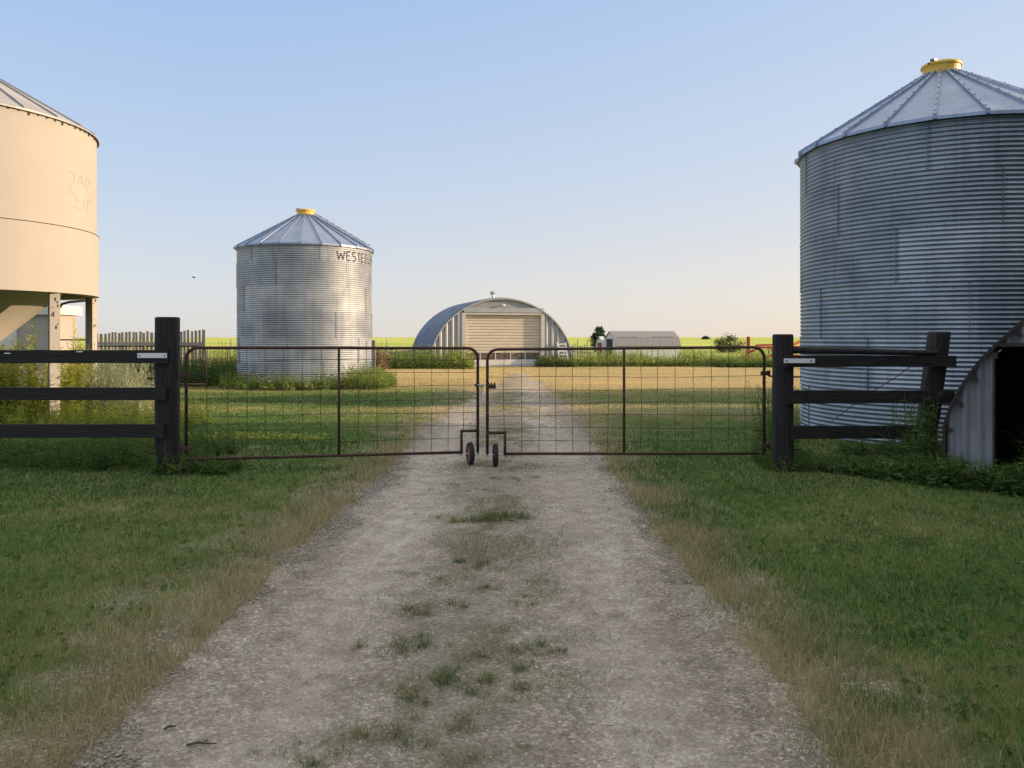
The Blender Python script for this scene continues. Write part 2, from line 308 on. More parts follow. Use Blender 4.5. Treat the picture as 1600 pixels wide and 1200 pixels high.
r = ramp(n, ((.32, (.36, .44, .10)), (.5, (.54, .57, .15)), (.68, (.70, .66, .20)))); l.new(t1.outputs[0], r.inputs[0]); c = mixc(n, l, .35, r.outputs[0], t2.outputs[0], 'OVERLAY')
l.new(c, b.inputs['Base Color']); b.inputs['Roughness'].default_value = 1; b.inputs['Specular IOR Level'].default_value = 0; bump(n, l, b, t2.outputs[0], .8, .4)
tag(link_mesh('canola_field', npmesh('canola_field', vv, np.stack([ii, ii+1, ii+len(cx)+1, ii+len(cx)], 1)), m), None, None, None, 'structure')
# gravel driveway
yy = np.concatenate([np.arange(-3, 2, .25), np.arange(2, 12, .05), np.arange(12, 33.6, .14)]); nu = 44
l_ = road_l(yy)+(fbm(yy, yy*0, .45, 21)-.5)*.6+(fbm(yy, yy*0, 2.2, 23)-.5)*.55+(vnoise(yy, yy*0, .11, 25)-.5)*.16; r_ = road_r(yy)+(fbm(yy, yy*0+5, .45, 22)-.5)*.6+(fbm(yy, yy*0, 2.2, 24)-.5)*.55+(vnoise(yy, yy*0, .11, 26)-.5)*.16
U = np.linspace(0, 1, nu)[None, :]; RX = l_[:, None]*(1-U)+r_[:, None]*U; RY = np.repeat(yy[:, None], nu, 1)
edge = np.minimum(U, 1-U)*(r_-l_)[:, None]
RZ = ground_z(RX, RY)+.012*np.clip(edge/.12, 0, 1)-.004
ii = (np.arange(len(yy)-1)[:, None]*nu+np.arange(nu-1)[None, :]).ravel()
m, n, l, b = newmat('driveway_gravel'); v = mapping(n, l, (1, 1, 1))
vo = n.new('ShaderNodeTexVoronoi'); vo.inputs['Scale'].default_value = 70; l.new(v, vo.inputs['Vector'])
vo2 = n.new('ShaderNodeTexVoronoi'); vo2.inputs['Scale'].default_value = 170; l.new(v, vo2.inputs['Vector'])
tl = noise(n, l, mapping(n, l, (1, .3, 1)), 1.3, 5); tf = noise(n, l, v, 240, 3, .7); tm = noise(n, l, v, 6, 5, .6); t_e = noise(n, l, v, 45, 4, .7)
lum = n.new('ShaderNodeSeparateColor'); l.new(vo.outputs['Color'], lum.inputs[0]); lum2 = n.new('ShaderNodeSeparateColor'); l.new(vo2.outputs['Color'], lum2.inputs[0])
r = ramp(n, ((.3, (.35, .305, .25)), (.5, (.435, .385, .325)), (.7, (.52, .465, .40)))); l.new(tl.outputs[0], r.inputs[0])
s1 = ramp(n, ((0, (.55, .54, .52)), (.6, (.95, .95, .95)), (.88, (1.25, 1.25, 1.26)), (1, (1.8, 1.8, 1.82)))); l.new(lum.outputs[0], s1.inputs[0])
s2 = ramp(n, ((0, (.65, .65, .63)), (.7, (1, 1, 1)), (1, (1.45, 1.45, 1.45)))); l.new(lum2.outputs[0], s2.inputs[0])
sx0 = n.new('ShaderNodeSeparateXYZ'); l.new(v, sx0.inputs[0]); mw = noise(n, l, mapping(n, l, (1, .4, 1)), 1.6, 4, .6)
def mth(op, a, b_=None, c_=None):
    q = n.new('ShaderNodeMath'); q.operation = op
    for i_, z_ in enumerate((a, b_, c_)):
        if z_ is None: continue
        if hasattr(z_, 'is_output'): l.new(z_, q.inputs[i_])
        else: q.inputs[i_].default_value = z_
    return q.outputs[0]
au = mth('ABSOLUTE', mth('ADD', sx0.outputs['X'], mth('MULTIPLY_ADD', mw.outputs[0], .5, -.05))); tr = mth('ABSOLUTE', mth('SUBTRACT', au, .78))
tk_ = n.new('ShaderNodeMapRange'); l.new(tr, tk_.inputs[0]); tk_.inputs[1].default_value = .12; tk_.inputs[2].default_value = .42; tk_.inputs[3].default_value = 1; tk_.inputs[4].default_value = 0
c = mixc(n, l, mth('MULTIPLY_ADD', tk_.outputs[0], -.42, .8), r.outputs[0], s1.outputs[0], 'MULTIPLY'); c = mixc(n, l, .6, c, s2.outputs[0], 'MULTIPLY')
dk = ramp(n, ((0, (.84, .82, .79)), (1, (1.04, 1.03, 1.02)))); l.new(tk_.outputs[0], dk.inputs[0]); c = mixc(n, l, 1, c, dk.outputs[0], 'MULTIPLY')
sr = ramp(n, ((.33, (.76, .74, .71)), (.66, (1.14, 1.14, 1.14)))); l.new(tm.outputs[0], sr.inputs[0]); c = mixc(n, l, 1, c, sr.outputs[0], 'MULTIPLY')
sx = n.new('ShaderNodeSeparateXYZ'); l.new(v, sx.inputs[0])
ax_ = n.new('ShaderNodeMath'); ax_.operation = 'ADD'; l.new(sx.outputs['X'], ax_.inputs[0]); ax_.inputs[1].default_value = .2
ab_ = n.new('ShaderNodeMath'); ab_.operation = 'ABSOLUTE'; l.new(ax_.outputs[0], ab_.inputs[0])
tn = noise(n, l, v, 3.2, 6, .75); sb = n.new('ShaderNodeMath'); sb.operation = 'MULTIPLY_ADD'; l.new(tn.outputs[0], sb.inputs[0]); sb.inputs[1].default_value = -1.9; l.new(ab_.outputs[0], sb.inputs[2])
sm_ = n.new('ShaderNodeMapRange'); l.new(sb.outputs[0], sm_.inputs[0]); sm_.inputs[1].default_value = -1.05; sm_.inputs[2].default_value = -.5; sm_.inputs[3].default_value = .5; sm_.inputs[4].default_value = 0
earth = ramp(n, ((.3, (.15, .125, .085)), (.7, (.235, .215, .13)))); l.new(t_e.outputs[0], earth.inputs[0])
c = mixc(n, l, sm_.outputs[0], c, earth.outputs[0])
l.new(c, b.inputs['Base Color']); b.inputs['Roughness'].default_value = .95; b.inputs['Specular IOR Level'].default_value = .2
ad = n.new('ShaderNodeMath'); ad.operation = 'ADD'; l.new(lum.outputs[0], ad.inputs[0]); l.new(tf.outputs[0], ad.inputs[1]); bump(n, l, b, ad.outputs[0], .6, .006)
tag(link_mesh('driveway', npmesh('driveway', np.stack([RX.ravel(), RY.ravel(), RZ.ravel()], 1), np.stack([ii, ii+1, ii+nu+1, ii+nu], 1)), m, smooth=True), None, None, None, 'structure')
# loose stones on the driveway and its shoulders
def stones(n_, ymin, ymax, smin, smax, fn):
    y = ymin*(ymax/ymin)**RNG.random(n_); x = fn(y, n_)
    return x, y, smin+(smax-smin)*RNG.random(n_)**3
def scatter_stones(name, x, y, s, mat, label):
    n_ = len(x); base_ = np.array([(1, 0, 0), (0, 1, 0), (-1, 0, 0), (0, -1, 0), (0, 0, .7), (0, 0, -.6)])
    J = base_[None]*(1+.5*(RNG.random((n_, 6, 1))-.5)); J[:, :, 0] *= (.7+.6*RNG.random((n_, 1))); a = RNG.random(n_)*6.28
    ca, sa = np.cos(a)[:, None], np.sin(a)[:, None]; px = J[..., 0]*ca-J[..., 1]*sa; py = J[..., 0]*sa+J[..., 1]*ca
    z = ground_z(x, y)+.006
    P = np.stack([px*s[:, None]+x[:, None], py*s[:, None]+y[:, None], J[..., 2]*s[:, None]+(z+s*.15)[:, None]], 2).reshape(-1, 3)
    f0 = np.array([(0, 1, 4), (1, 2, 4), (2, 3, 4), (3, 0, 4), (1, 0, 5), (2, 1, 5), (3, 2, 5), (0, 3, 5)])
    fs = (f0[None]+6*np.arange(n_)[:, None, None]).reshape(-1, 3)
    me = npmesh(name, P, fs, attrs={'tint': np.repeat(RNG.random(n_), 6)})
    return tag(link_mesh(name, me, mat), label, 'gravel', None, 'stuff')
def f_all(y, n_):
    u = RNG.random(n_); side = RNG.random(n_)
    x = road_l(y)+(road_r(y)-road_l(y))*u
    c_ = (road_l(y)+road_r(y))/2-.15
    x = np.where(side < .30, road_l(y)+.12+RNG.normal(0, .17, n_), x); x = np.where((side > .30) & (side < .5), road_r(y)-.1+RNG.normal(0, .15, n_), x)
    x = np.where((side > .62) & (side < .72) & (y < 7), road_l(y)-.1-np.abs(RNG.normal(0, .55, n_)), x)
    return np.where(side > .78, c_+RNG.normal(0, .28, n_), x)
x, y, s = stones(38000, 2.4, 16, .0022, .0105, f_all)
M_peb = leafmat('loose_stones', ((0, (.29, .265, .235)), (.6, (.42, .39, .36)), (.9, (.50, .48, .455)), (1, (.64, .62, .60))), 0, .9)
scatter_stones('gravel_stones', x, y, s*np.clip(y/6, .8, 1.3), M_peb, 'loose pale gravel stones strewn over the driveway and along its edges')
# ------------------------------------------------------------------ grass
def blades(name, x, y, h, wd, tint, mat, lean=.5, label=None, cat='grass', parts3=True):
    n_ = len(x); z = ground_z(x, y)-.004; a = RNG.random(n_)*6.283; la = RNG.random(n_)*6.283; ln = h*lean*RNG.random(n_)
    dx, dy = np.cos(a)*wd/2, np.sin(a)*wd/2; lx, ly = np.cos(la)*ln, np.sin(la)*ln
    P = np.empty((n_, 5, 3))
    P[:, 0] = np.stack([x-dx, y-dy, z], 1); P[:, 1] = np.stack([x+dx, y+dy, z], 1)
    P[:, 2] = np.stack([x-dx*.8+lx*.35, y-dy*.8+ly*.35, z+h*.55], 1); P[:, 3] = np.stack([x+dx*.8+lx*.35, y+dy*.8+ly*.35, z+h*.55], 1)
    P[:, 4] = np.stack([x+lx, y+ly, z+h*(1-.25*lean*RNG.random(n_))], 1)
    f0 = np.array([(0, 1, 3), (0, 3, 2), (2, 3, 4)]); fs = (f0[None]+5*np.arange(n_)[:, None, None]).reshape(-1, 3)
    me = npmesh(name, P.reshape(-1, 3), fs, attrs={'tint': np.repeat(np.clip(tint, 0, 1), 5)})
    return tag(link_mesh(name, me, mat), label, cat, None, 'stuff')
def sample_lawn(n_, y0, y1, power, xm=.74):
    """density falling as y**-power"""
    u = RNG.random(n_); q = 2-power; y = (y0**q+(y1**q-y0**q)*u)**(1/q); x = (RNG.random(n_)*2-1)*(y*xm+.5); return x, y
def road_dist(x, y):
    return np.where(x < (road_l(y)+road_r(y))/2, road_l(y)-x, x-road_r(y))     # >0 outside
def lawn_tint(x, y):
    d = road_dist(x, y); n1 = fbm(x, y, 1.7, 31); n2 = fbm(x, y, 6, 33); n3 = fbm(x, y, .35, 35)
    band = np.where(x < 0, .85+.5*np.clip((5.5-y)/2.5, 0, 1), .48+.25*np.clip((5-y)/2, 0, 1))
    t = .17+.5*(n1-.45)+.6*(n2-.5)+.6*(n3-.5)+.22*(vnoise(x*.25, y, .7, 39)-.5)
    t = t+.60*np.exp(-np.clip(d, 0, 99)/band*1.35)*(.35+1.2*n3)
    t = t+np.where(x < 0, .07, 0)*np.clip((9-y)/4, 0, 1)
    t = t+.75*np.clip((y-21.5)/3, 0, 1)*np.clip(.65+1.4*(fbm(x*.25, y, 3, 37)-.4), 0, 1)+.5*np.exp(-((y-17)/.9)**2)+.25*np.clip((y-23)/3, 0, 1)  # far yard dry; extra straw tint paints in sunlight there and along a strip
    return t
x, y = sample_lawn(640000, 2.2, 43, 1.75)
d = road_dist(x, y); n3 = fbm(x, y, .4, 41)
wd_ = np.where((x < 0) & (y < 6.5), 1.15, .55); keep = (d > -.22) & (RNG.random(len(x)) < np.clip((d+.20)/wd_*(-.55+3.2*n3), 0, 1)); keep |= (y > 12) & (RNG.random(len(x)) < np.clip((y-12)/14, 0, 1)*np.clip(4.5*fbm(x, y*.5, .6, 45)-1.5, 0, 1))
keep &= np.hypot(x-7.17, y-12.83) > 2.2; keep &= np.hypot(x+6.95, y-25.8) > 2.2
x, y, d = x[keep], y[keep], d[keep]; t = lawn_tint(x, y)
t = t+.38*np.clip((x-.8)/.8, 0, 1)*np.clip((y-11.5)/4, 0, 1)*np.clip((30-y)/4, 0, 1)*(.5+fbm(x, y, 1.2, 47)); t = np.where(RNG.random(len(x)) < .12, t+.35, t)+RNG.normal(0, .08, len(x))
h = (.029+.026*RNG.random(len(x)))*(1+.75*np.exp(-((d-.22)/.28)**2)*(RNG.random(len(x))**1.5+.35))*np.clip(.75+.5*fbm(x, y, .8, 43), .7, 1.3)
h = np.where(y > 20, h*.9, h)
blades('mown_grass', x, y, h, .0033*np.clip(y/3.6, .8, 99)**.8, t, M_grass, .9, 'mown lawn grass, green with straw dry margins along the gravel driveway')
# grass on the strip between the wheel tracks
tufts = [(760, 812, .20, 1.9), (718, 812, .14, 1.2), (795, 815, .10, .8), (748, 880, .10, 1.3), (800, 878, .10, .5), (640, 893, .12, .5), (690, 898, .10, .6), (682, 950, .09, 1.1), (765, 925, .12, .8), (812, 935, .08, .7), (765, 980, .1, .6),
         (640, 1010, .11, 1.1), (675, 1000, .07, .6), (850, 1013, .10, 1), (590, 1005, .1, .5), (755, 1040, .11, 1), (745, 1078, .1, 1.2), (690, 1065, .12, 1), (625, 1075, .12, 1.2), (770, 1095, .08, .8), (715, 1128, .08, 1.2), (660, 1100, .09, .7),
         (560, 1160, .13, 1.2), (470, 1180, .1, .9), (650, 1165, .07, .8), (715, 1190, .1, .8), (745, 1185, .1, .7), (855, 1060, .08, .5), (770, 748, .13, .8), (735, 753, .16, .5), (760, 765, .1, .5), (820, 748, .15, .6), (785, 738, .1, .5), (700, 770, .07, .4), (750, 767, .1, .4),
         (790, 690, .2, .7), (800, 700, .25, .6), (775, 668, .2, .5), (810, 655, .35, .5), (780, 640, .4, .5), (820, 628, .5, .5), (800, 615, .6, .6), (750, 625, .5, .5), (830, 640, .4, .5), (870, 630, .5, .4), (840, 612, .6, .5), (1020, 1035, .1, .4), (1010, 870, .14, .5), (905, 828, .2, .4)]
tx, ty, th, tt = [], [], [], []
for px, py, rad, hh in tufts:
    Y = CZ*F/(py-HOR); X = X_(px, Y); k = int(min(900, 4200*rad*(.5+.5*hh))) if Y < 9 else 260
    dense = hh >= .9; rad = rad*(1.5 if dense else 1.3); hh = hh*(1.25 if dense else 1); k = int(k*1.35)
    ns = 7 if dense else 4; cxs = RNG.normal(0, .55, ns)*rad*1.25; cys = RNG.normal(0, .5, ns)*rad*(.8 if Y < 9 else 1.6); ci = RNG.integers(0, ns, k); szs = rad*(.15+.3*RNG.random(ns)); hs_ = .45+.75*RNG.random(ns); ts_ = RNG.normal(0, .14, ns)
    rr = np.abs(RNG.normal(0, 1, k)); aa = RNG.random(k)*6.28
    tx.append(X+cxs[ci]+rr*szs[ci]*np.cos(aa)); ty.append(Y+cys[ci]+rr*szs[ci]*np.sin(aa)); th.append((.014+.050*RNG.random(k)**1.5)*hh*hs_[ci]*np.clip(1.3-rr*.35, .3, 1)); tt.append(np.full(k, .34 if hh > .7 else .5)+ts_[ci]+np.where(RNG.random(k) < .25, .4, 0)+RNG.normal(0, .15, k))
k = 70000; y = 2.3*(24/2.3)**RNG.random(k); x = -.2+RNG.normal(0, .36, k)+np.clip((y-9)*.02, 0, .3); nn = .6*fbm(x, y, .3, 51)+.4*fbm(x, y, 1.1, 52); kk = nn > .54; x, y, nn = x[kk], y[kk], nn[kk]
tx.append(x); ty.append(y); th.append((.014+.034*RNG.random(len(x)))*np.clip((nn-.44)*7, .5, 1.2)); tt.append(.38+.42*RNG.random(len(x)))
k = 7000; y = 2.3*(9/2.3)**RNG.random(k); x = road_l(y)+(road_r(y)-road_l(y))*RNG.random(k); nn = fbm(x, y, .25, 53); kk = nn > .6
tx.append(x[kk]); ty.append(y[kk]); th.append(.006+.012*RNG.random(kk.sum())); tt.append(.6+.3*RNG.random(kk.sum()))
x, y, h, t = map(np.concatenate, (tx, ty, th, tt))
blades('driveway_grass', x, y, h, .0028*np.clip(y/3.5, .8, 99)**.8, t, M_tuft, 1.7, 'low grass tufts growing on the strip between the wheel tracks')
x, y = sample_lawn(5200, 2.4, 13, 1.6); dd = road_dist(x, y); kk = (dd > .5) & (fbm(x, y, .6, 71) > .50); x, y = x[kk], y[kk]
LAWN_HERBS = (x, y)
# taller dry and green wisps along both driveway edges
k = 15000; y = 2.3*(12/2.3)**RNG.random(k); side = RNG.random(k) < .5; dd = np.abs(RNG.normal(.12, .20, k)); x = np.where(side, road_l(y)-dd, road_r(y)+dd); nn = fbm(x, y, .5, 61); kk = nn > .47; x, y = x[kk], y[kk]
blades('edge_grass', x, y, .06+.075*RNG.random(len(x)), .0028*np.clip(y/3.5, .8, 99)**.8, .62+.38*RNG.random(len(x)), M_grass, 1.1, 'taller straw coloured grass fringing both edges of the driveway')
# dry clippings lying flat on the gravel
k = 2600; y = 2.3*(10/2.3)**RNG.random(k); x = road_l(y)+(road_r(y)-road_l(y))*RNG.random(k); a = RNG.random(k)*6.28; ln = .015+.04*RNG.random(k); z = ground_z(x, y)+.016
P = np.stack([np.stack([x, y, z], 1), np.stack([x+np.cos(a)*ln, y+np.sin(a)*ln, z+.003], 1), np.stack([x+np.cos(a)*ln-np.sin(a)*.002, y+np.sin(a)*ln+np.cos(a)*.002, z+.001], 1), np.stack([x-np.sin(a)*.002, y+np.cos(a)*.002, z], 1)], 1).reshape(-1, 3)
tag(link_mesh('dry_clippings', npmesh('dry_clippings', P, (np.array([[0, 1, 2, 3]])[None]+4*np.arange(k)[:, None, None]).reshape(-1, 4), attrs={'tint': np.repeat(RNG.random(k), 4)}), M_dryst), 'dry grass clippings scattered flat over the gravel', 'clippings', None, 'stuff')
# ------------------------------------------------------------------ leafy plants
def leaf_quads(P, D, ln, wd, tint):
    """P centres, D directions (n,3), returns verts, faces, tint: one rhombus leaf each"""
    n_ = len(P); D = D/np.linalg.norm(D, axis=1)[:, None]; Q = RNG.normal(size=(n_, 3)); Sx = np.cross(D, Q); Sx /= np.linalg.norm(Sx, axis=1)[:, None]
    ln = np.asarray(ln)[:, None]; wd = np.asarray(wd)[:, None]; Nn = np.cross(Sx, D)
    V = np.stack([P, P+D*ln*.45+Sx*wd/2+Nn*ln*.05, P+D*ln-Nn*ln*.08, P+D*ln*.45-Sx*wd/2+Nn*ln*.05], 1).reshape(-1, 3)
    Fc = np.arange(n_)[:, None]*4+np.array([[0, 1, 2, 3]]); return V, Fc, np.repeat(tint, 4)
def stems_plants(px, py, hs, rad, nleaf, ll, lw, droop=.4, tint0=.5, tv=.2, leafstart=.1, seedhead=0):
    """many upright leafy stems; returns mesh arrays (leaves and thin stems as quads)"""
    VV, FF, TT = [], [], []; off = 0; n_ = len(px); pz = ground_z(px, py)
    a = RNG.random(n_)*6.28; ln = hs*rad*RNG.random(n_); tx_ = px+np.cos(a)*ln; ty_ = py+np.sin(a)*ln
    sw = .004+hs*.004
    A = np.stack([px-sw/2, py, pz], 1); B = np.stack([px+sw/2, py, pz], 1); C_ = np.stack([tx_+sw*.3, ty_, pz+hs*.95], 1); D_ = np.stack([tx_-sw*.3, ty_, pz+hs*.95], 1)
    V = np.stack([A, B, C_, D_], 1).reshape(-1, 3); VV.append(V); FF.append(np.arange(n_)[:, None]*4+np.array([[0, 1, 2, 3]])); TT.append(np.full(4*n_, tint0)); off += 4*n_
    i = np.repeat(np.arange(n_), nleaf); u = leafstart+(1-leafstart)*RNG.random(len(i)); 
    P = np.stack([px[i]+(tx_-px)[i]*u, py[i]+(ty_-py)[i]*u, pz[i]+hs[i]*.96*u], 1)
    az = RNG.random(len(i))*6.28; el = RNG.normal(.35-droop, .35, len(i))+u*.5
    D = np.stack([np.cos(az)*np.cos(el), np.sin(az)*np.cos(el), np.sin(el)], 1); k = (1.15-.7*u)*(.6+.8*RNG.random(len(i)))
    V, Fc, T = leaf_quads(P, D, ll*k, lw*k, np.clip(np.repeat(RNG.normal(tint0, tv, n_), nleaf)+.25*(u-.5)+RNG.normal(0, tv*.6, len(i)), 0, 1)); VV.append(V); FF.append(Fc+off); TT.append(T)
    return np.concatenate(VV), np.concatenate(FF), np.concatenate(TT)
def plant_patch(name, px, py, hs, mat, label, cat, nleaf=12, ll=.09, lw=.03, kind=None, group=None, **kw):
    px = np.asarray(px, float); py = np.asarray(py, float); hs = np.asarray(hs, float)
    V, Fc, T = stems_plants(px, py, hs, kw.pop('rad', .35), nleaf, ll, lw, **kw); loc = (float(px.mean()), float(py.mean()), 0)
    me = npmesh(name, V, Fc, off=loc, attrs={'tint': T}); return tag(link_mesh(name, me, mat, loc=loc), label, cat, group, kind)
def pick(n_, x0, x1, y0, y1): return x0+(x1-x0)*RNG.random(n_), y0+(y1-y0)*RNG.random(n_)
x, y = LAWN_HERBS; kk = np.hypot(x-7.17, y-12.83) > 2.4; x, y = x[kk], y[kk]
plant_patch('lawn_clover', x, y, .03+.035*RNG.random(len(x)), M_weed, 'small broad leaved clover and dandelion leaves dotted through the near lawn', 'clover', 7, .034, .016, 'stuff', tint0=.55, rad=1.0)
x, y = sample_lawn(1500, 2.4, 12, 1.4); dd = road_dist(x, y); kk = (dd > .05) & (dd < 2.5); x, y = x[kk], y[kk]
plant_patch('seed_heads', x, y, .09+.11*RNG.random(len(x)), M_dryst, 'thin dry seed heads standing above the lawn margins', 'grass', 6, .016, .005, 'stuff', tint0=.8, rad=.5, leafstart=.72)
# ring of weeds round the far-left bin
a = R(-170)+R(200)*RNG.random(900); a = np.concatenate([a, R(200)*RNG.random(250)]); rr = 2.3+np.abs(RNG.normal(0, .28, len(a)))
SLX, SLY = -6.93, 25.8
hh = .2+.36*RNG.random(len(a))*np.clip(1.4-(rr-2.3), .4, 1.3)
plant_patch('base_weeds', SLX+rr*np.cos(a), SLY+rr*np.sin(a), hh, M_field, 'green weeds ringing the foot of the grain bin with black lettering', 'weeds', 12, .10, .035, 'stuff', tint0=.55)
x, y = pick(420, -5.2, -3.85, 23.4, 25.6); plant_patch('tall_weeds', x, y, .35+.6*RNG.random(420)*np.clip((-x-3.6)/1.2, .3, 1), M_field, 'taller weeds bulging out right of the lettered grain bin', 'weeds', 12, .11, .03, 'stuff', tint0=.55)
x, y = pick(1500, -13.2, -8.9, 24.3, 27.2); plant_patch('dark_weeds', x, y, .5+.5*RNG.random(1500)*(.5+vnoise(x, y, .8, 3)), M_weed, 'dense dark green weeds between the board fence and the lettered bin', 'weeds', 12, .12, .035, 'stuff', tint0=.25)
x, y = pick(160, -13, -9.2, 27.4, 29.2); plant_patch('dry_stalks', x, y, .9+.7*RNG.random(160), M_dryst, 'dry brown seed stalks rising behind the dark weeds', 'weeds', 10, .07, .025, 'stuff', rad=.12, leafstart=.5, tint0=.4)
# left fence line
x, y = pick(1900, -9.2, -3.8, 9.15, 10.9); yl = (y-9.15)/1.75
hh = (.16+.24*RNG.random(1900))*(.55+.9*vnoise(x, y, .6, 8)); plant_patch('fence_weeds', x, y, hh, M_weed, 'soft green weeds growing under the dark rail fence on the left', 'weeds', 14, .075, .016, 'stuff', tint0=.42, rad=.7)
x, y = pick(360, -4.2, -3.3, 8.95, 9.5); plant_patch('post_weeds', x, y, .10+.22*RNG.random(360)*np.clip((-x-3.1), .3, 1), M_weed, 'bright weeds clumped at the foot of the left gate post', 'weeds', 14, .06, .014, 'stuff', tint0=.5, rad=.7)
# shrubs and tall weeds under the hopper bin
def shrub(name, px0, px1, pytop, Y, dep, ns, mat, label, cat, nleaf=26, ll=.10, lw=.02, group=None, **kw):
    x0, x1 = X_(px0, Y), X_(px1, Y); x = x0+(x1-x0)*RNG.random(ns); y = Y-dep/2+dep*RNG.random(ns); top = Z_(pytop, Y)
    u = np.abs((x-(x0+x1)/2)/((x1-x0)/2)); hs = top*(.55+.45*RNG.random(ns))*np.sqrt(np.clip(1.12-u**2, .2, 1))
    return plant_patch(name, x, y, hs, mat, label, cat, nleaf, ll, lw, None, group, **kw)
shrub('sage_bush', 142, 242, 532, 15.5, 1.2, 190, M_sage, 'grey green feathery sage bush behind the left fence, beside the dark gate post', 'bush', 60, .13, .016, rad=.25, droop=-.25, tint0=.45)
shrub('yellow_bush', 88, 142, 520, 15.2, 1.0, 95, M_clover, 'yellow green bush right of the front leg of the cream bin', 'bush', 60, .12, .026, rad=.25, tint0=.62, tv=.25)
shrub('leafy_bush', -60, 70, 520, 14.3, 1.0, 190, M_clover, 'broad olive bush under the cream bin, left of its front leg', 'bush', 60, .12, .024, rad=.25, tint0=.45, tv=.25)
for nm, px, top, lb in (('tall_weed', 50, 452, 'tallest spiky weed reaching the rim of the cream bin'), ('tall_weed', 12, 505, 'leaning weed stalk at the far left under the cream bin'), ('tall_weed', 122, 470, 'thin weed stalk standing before the pale shed wall'), ('tall_weed', 98, 512, 'thin weed stalk hugging the right of the cream bin front leg')):
    shrub(nm, px-6, px+6, top, 14.0, .3, 5, M_clover, lb, 'weed', 60, .15, .028, 'tall weed stalks round the cream bin', rad=.10, tint0=.55, leafstart=.3)
x, y = pick(950, -12.5, -5.6, 13.0, 14.6); plant_patch('low_weeds', x, y, .18+.35*RNG.random(950), M_clover, 'low mixed weeds along the foot of the bushes under the cream bin', 'weeds', 16, .08, .022, 'stuff', tint0=.3, rad=.5)
x, y = pick(420, -6.0, -2.9, 11.9, 12.6); kk = vnoise(x, y, .5, 3) > .42; x, y = x[kk], y[kk]; plant_patch('clover_patch', x, y, .03+.07*RNG.random(len(x))*np.clip((-x-2)/3, .2, 1), M_clover, 'yellow flowering ground weeds in a streak across the lawn inside the left gate', 'weeds', 8, .04, .016, 'stuff', tint0=.45, rad=.6)
# right side
k = 2100; u = -1.3+4.2*RNG.random(k)**1.1; v_ = -.62+.58*RNG.random(k)+np.clip(-u, 0, 2)*.25; x = 4.84+.819*u+.574*v_; y = 8.6-.574*u+.819*v_
hh = (.09+.26*RNG.random(k)*(.5+.9*vnoise(x, y, .5, 9)))*np.clip((u+1.5)/1.6, .3, 1); hh = np.where((u > .15) & (u < .5) & (v_ > -.3), hh*.4, hh)
plant_patch('hut_weeds', x, y, hh, M_weed, 'dark broad leaved weeds along the foot of the small arched hut', 'weeds', 13, .10, .03, 'stuff', tint0=.40, rad=.6)
k = 240; u = .75+1.6*RNG.random(k); v_ = .1+.8*RNG.random(k); plant_patch('doorway_weeds', 4.84+.819*u+.574*v_, 8.6-.574*u+.819*v_, .25+.4*RNG.random(k), M_weed, 'long leaved weeds growing inside the black opening of the arched hut', 'weeds', 10, .16, .03, 'stuff', tint0=.4, rad=.6)
x, y = pick(150, 4.65, 5.05, 9.0, 9.6); plant_patch('climbing_weeds', x, y, .2+.8*RNG.random(150)**1.6, M_weed, 'weeds climbing the leaning fence post', 'weeds', 14, .13, .02, 'stuff', tint0=.45, rad=.4)
x, y = pick(500, 3.05, 3.75, 9.0, 9.9); plant_patch('post_grass', x, y, .08+.14*RNG.random(500), M_weed, 'grass and weeds round the foot of the right gate post', 'weeds', 10, .07, .012, 'stuff', tint0=.4, rad=.6)
x, y = pick(90, 3.35, 3.75, 9.9, 10.8); plant_patch('wispy_weeds', x, y, .5+.55*RNG.random(90), M_weed, 'wispy weeds between the right gate post and the near bin', 'weeds', 14, .14, .014, 'stuff', tint0=.5, rad=.35)
x, y = pick(700, 4.4, 8.5, 10.1, 10.55); plant_patch('bin_weeds', x, y, .08+.18*RNG.random(700), M_weed, 'low grass at the foot of the near corrugated bin', 'weeds', 9, .08, .014, 'stuff', tint0=.3, rad=.6)
# band of rough weeds along the far side of the yard
def band(name, n_, px0, px1, Y0, Y1, h0, h1, label, tint0=.5, mat=None, **kw):
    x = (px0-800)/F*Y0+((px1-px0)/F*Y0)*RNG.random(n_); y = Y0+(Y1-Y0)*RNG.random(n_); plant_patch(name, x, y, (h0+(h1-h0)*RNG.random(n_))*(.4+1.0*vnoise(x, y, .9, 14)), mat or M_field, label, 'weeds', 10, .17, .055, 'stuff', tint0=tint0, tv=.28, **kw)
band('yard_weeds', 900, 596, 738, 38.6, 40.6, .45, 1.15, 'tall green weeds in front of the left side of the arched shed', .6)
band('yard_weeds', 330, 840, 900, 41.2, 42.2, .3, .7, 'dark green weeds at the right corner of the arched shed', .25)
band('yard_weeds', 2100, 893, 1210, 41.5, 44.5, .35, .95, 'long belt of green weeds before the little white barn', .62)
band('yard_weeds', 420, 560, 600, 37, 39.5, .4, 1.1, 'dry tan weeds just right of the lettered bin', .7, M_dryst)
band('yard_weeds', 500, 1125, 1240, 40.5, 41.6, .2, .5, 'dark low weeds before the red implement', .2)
band('yard_weeds', 420, 330, 372, 30, 33, .5, 1.2, 'weeds seen between the board fence and the lettered bin', .6)
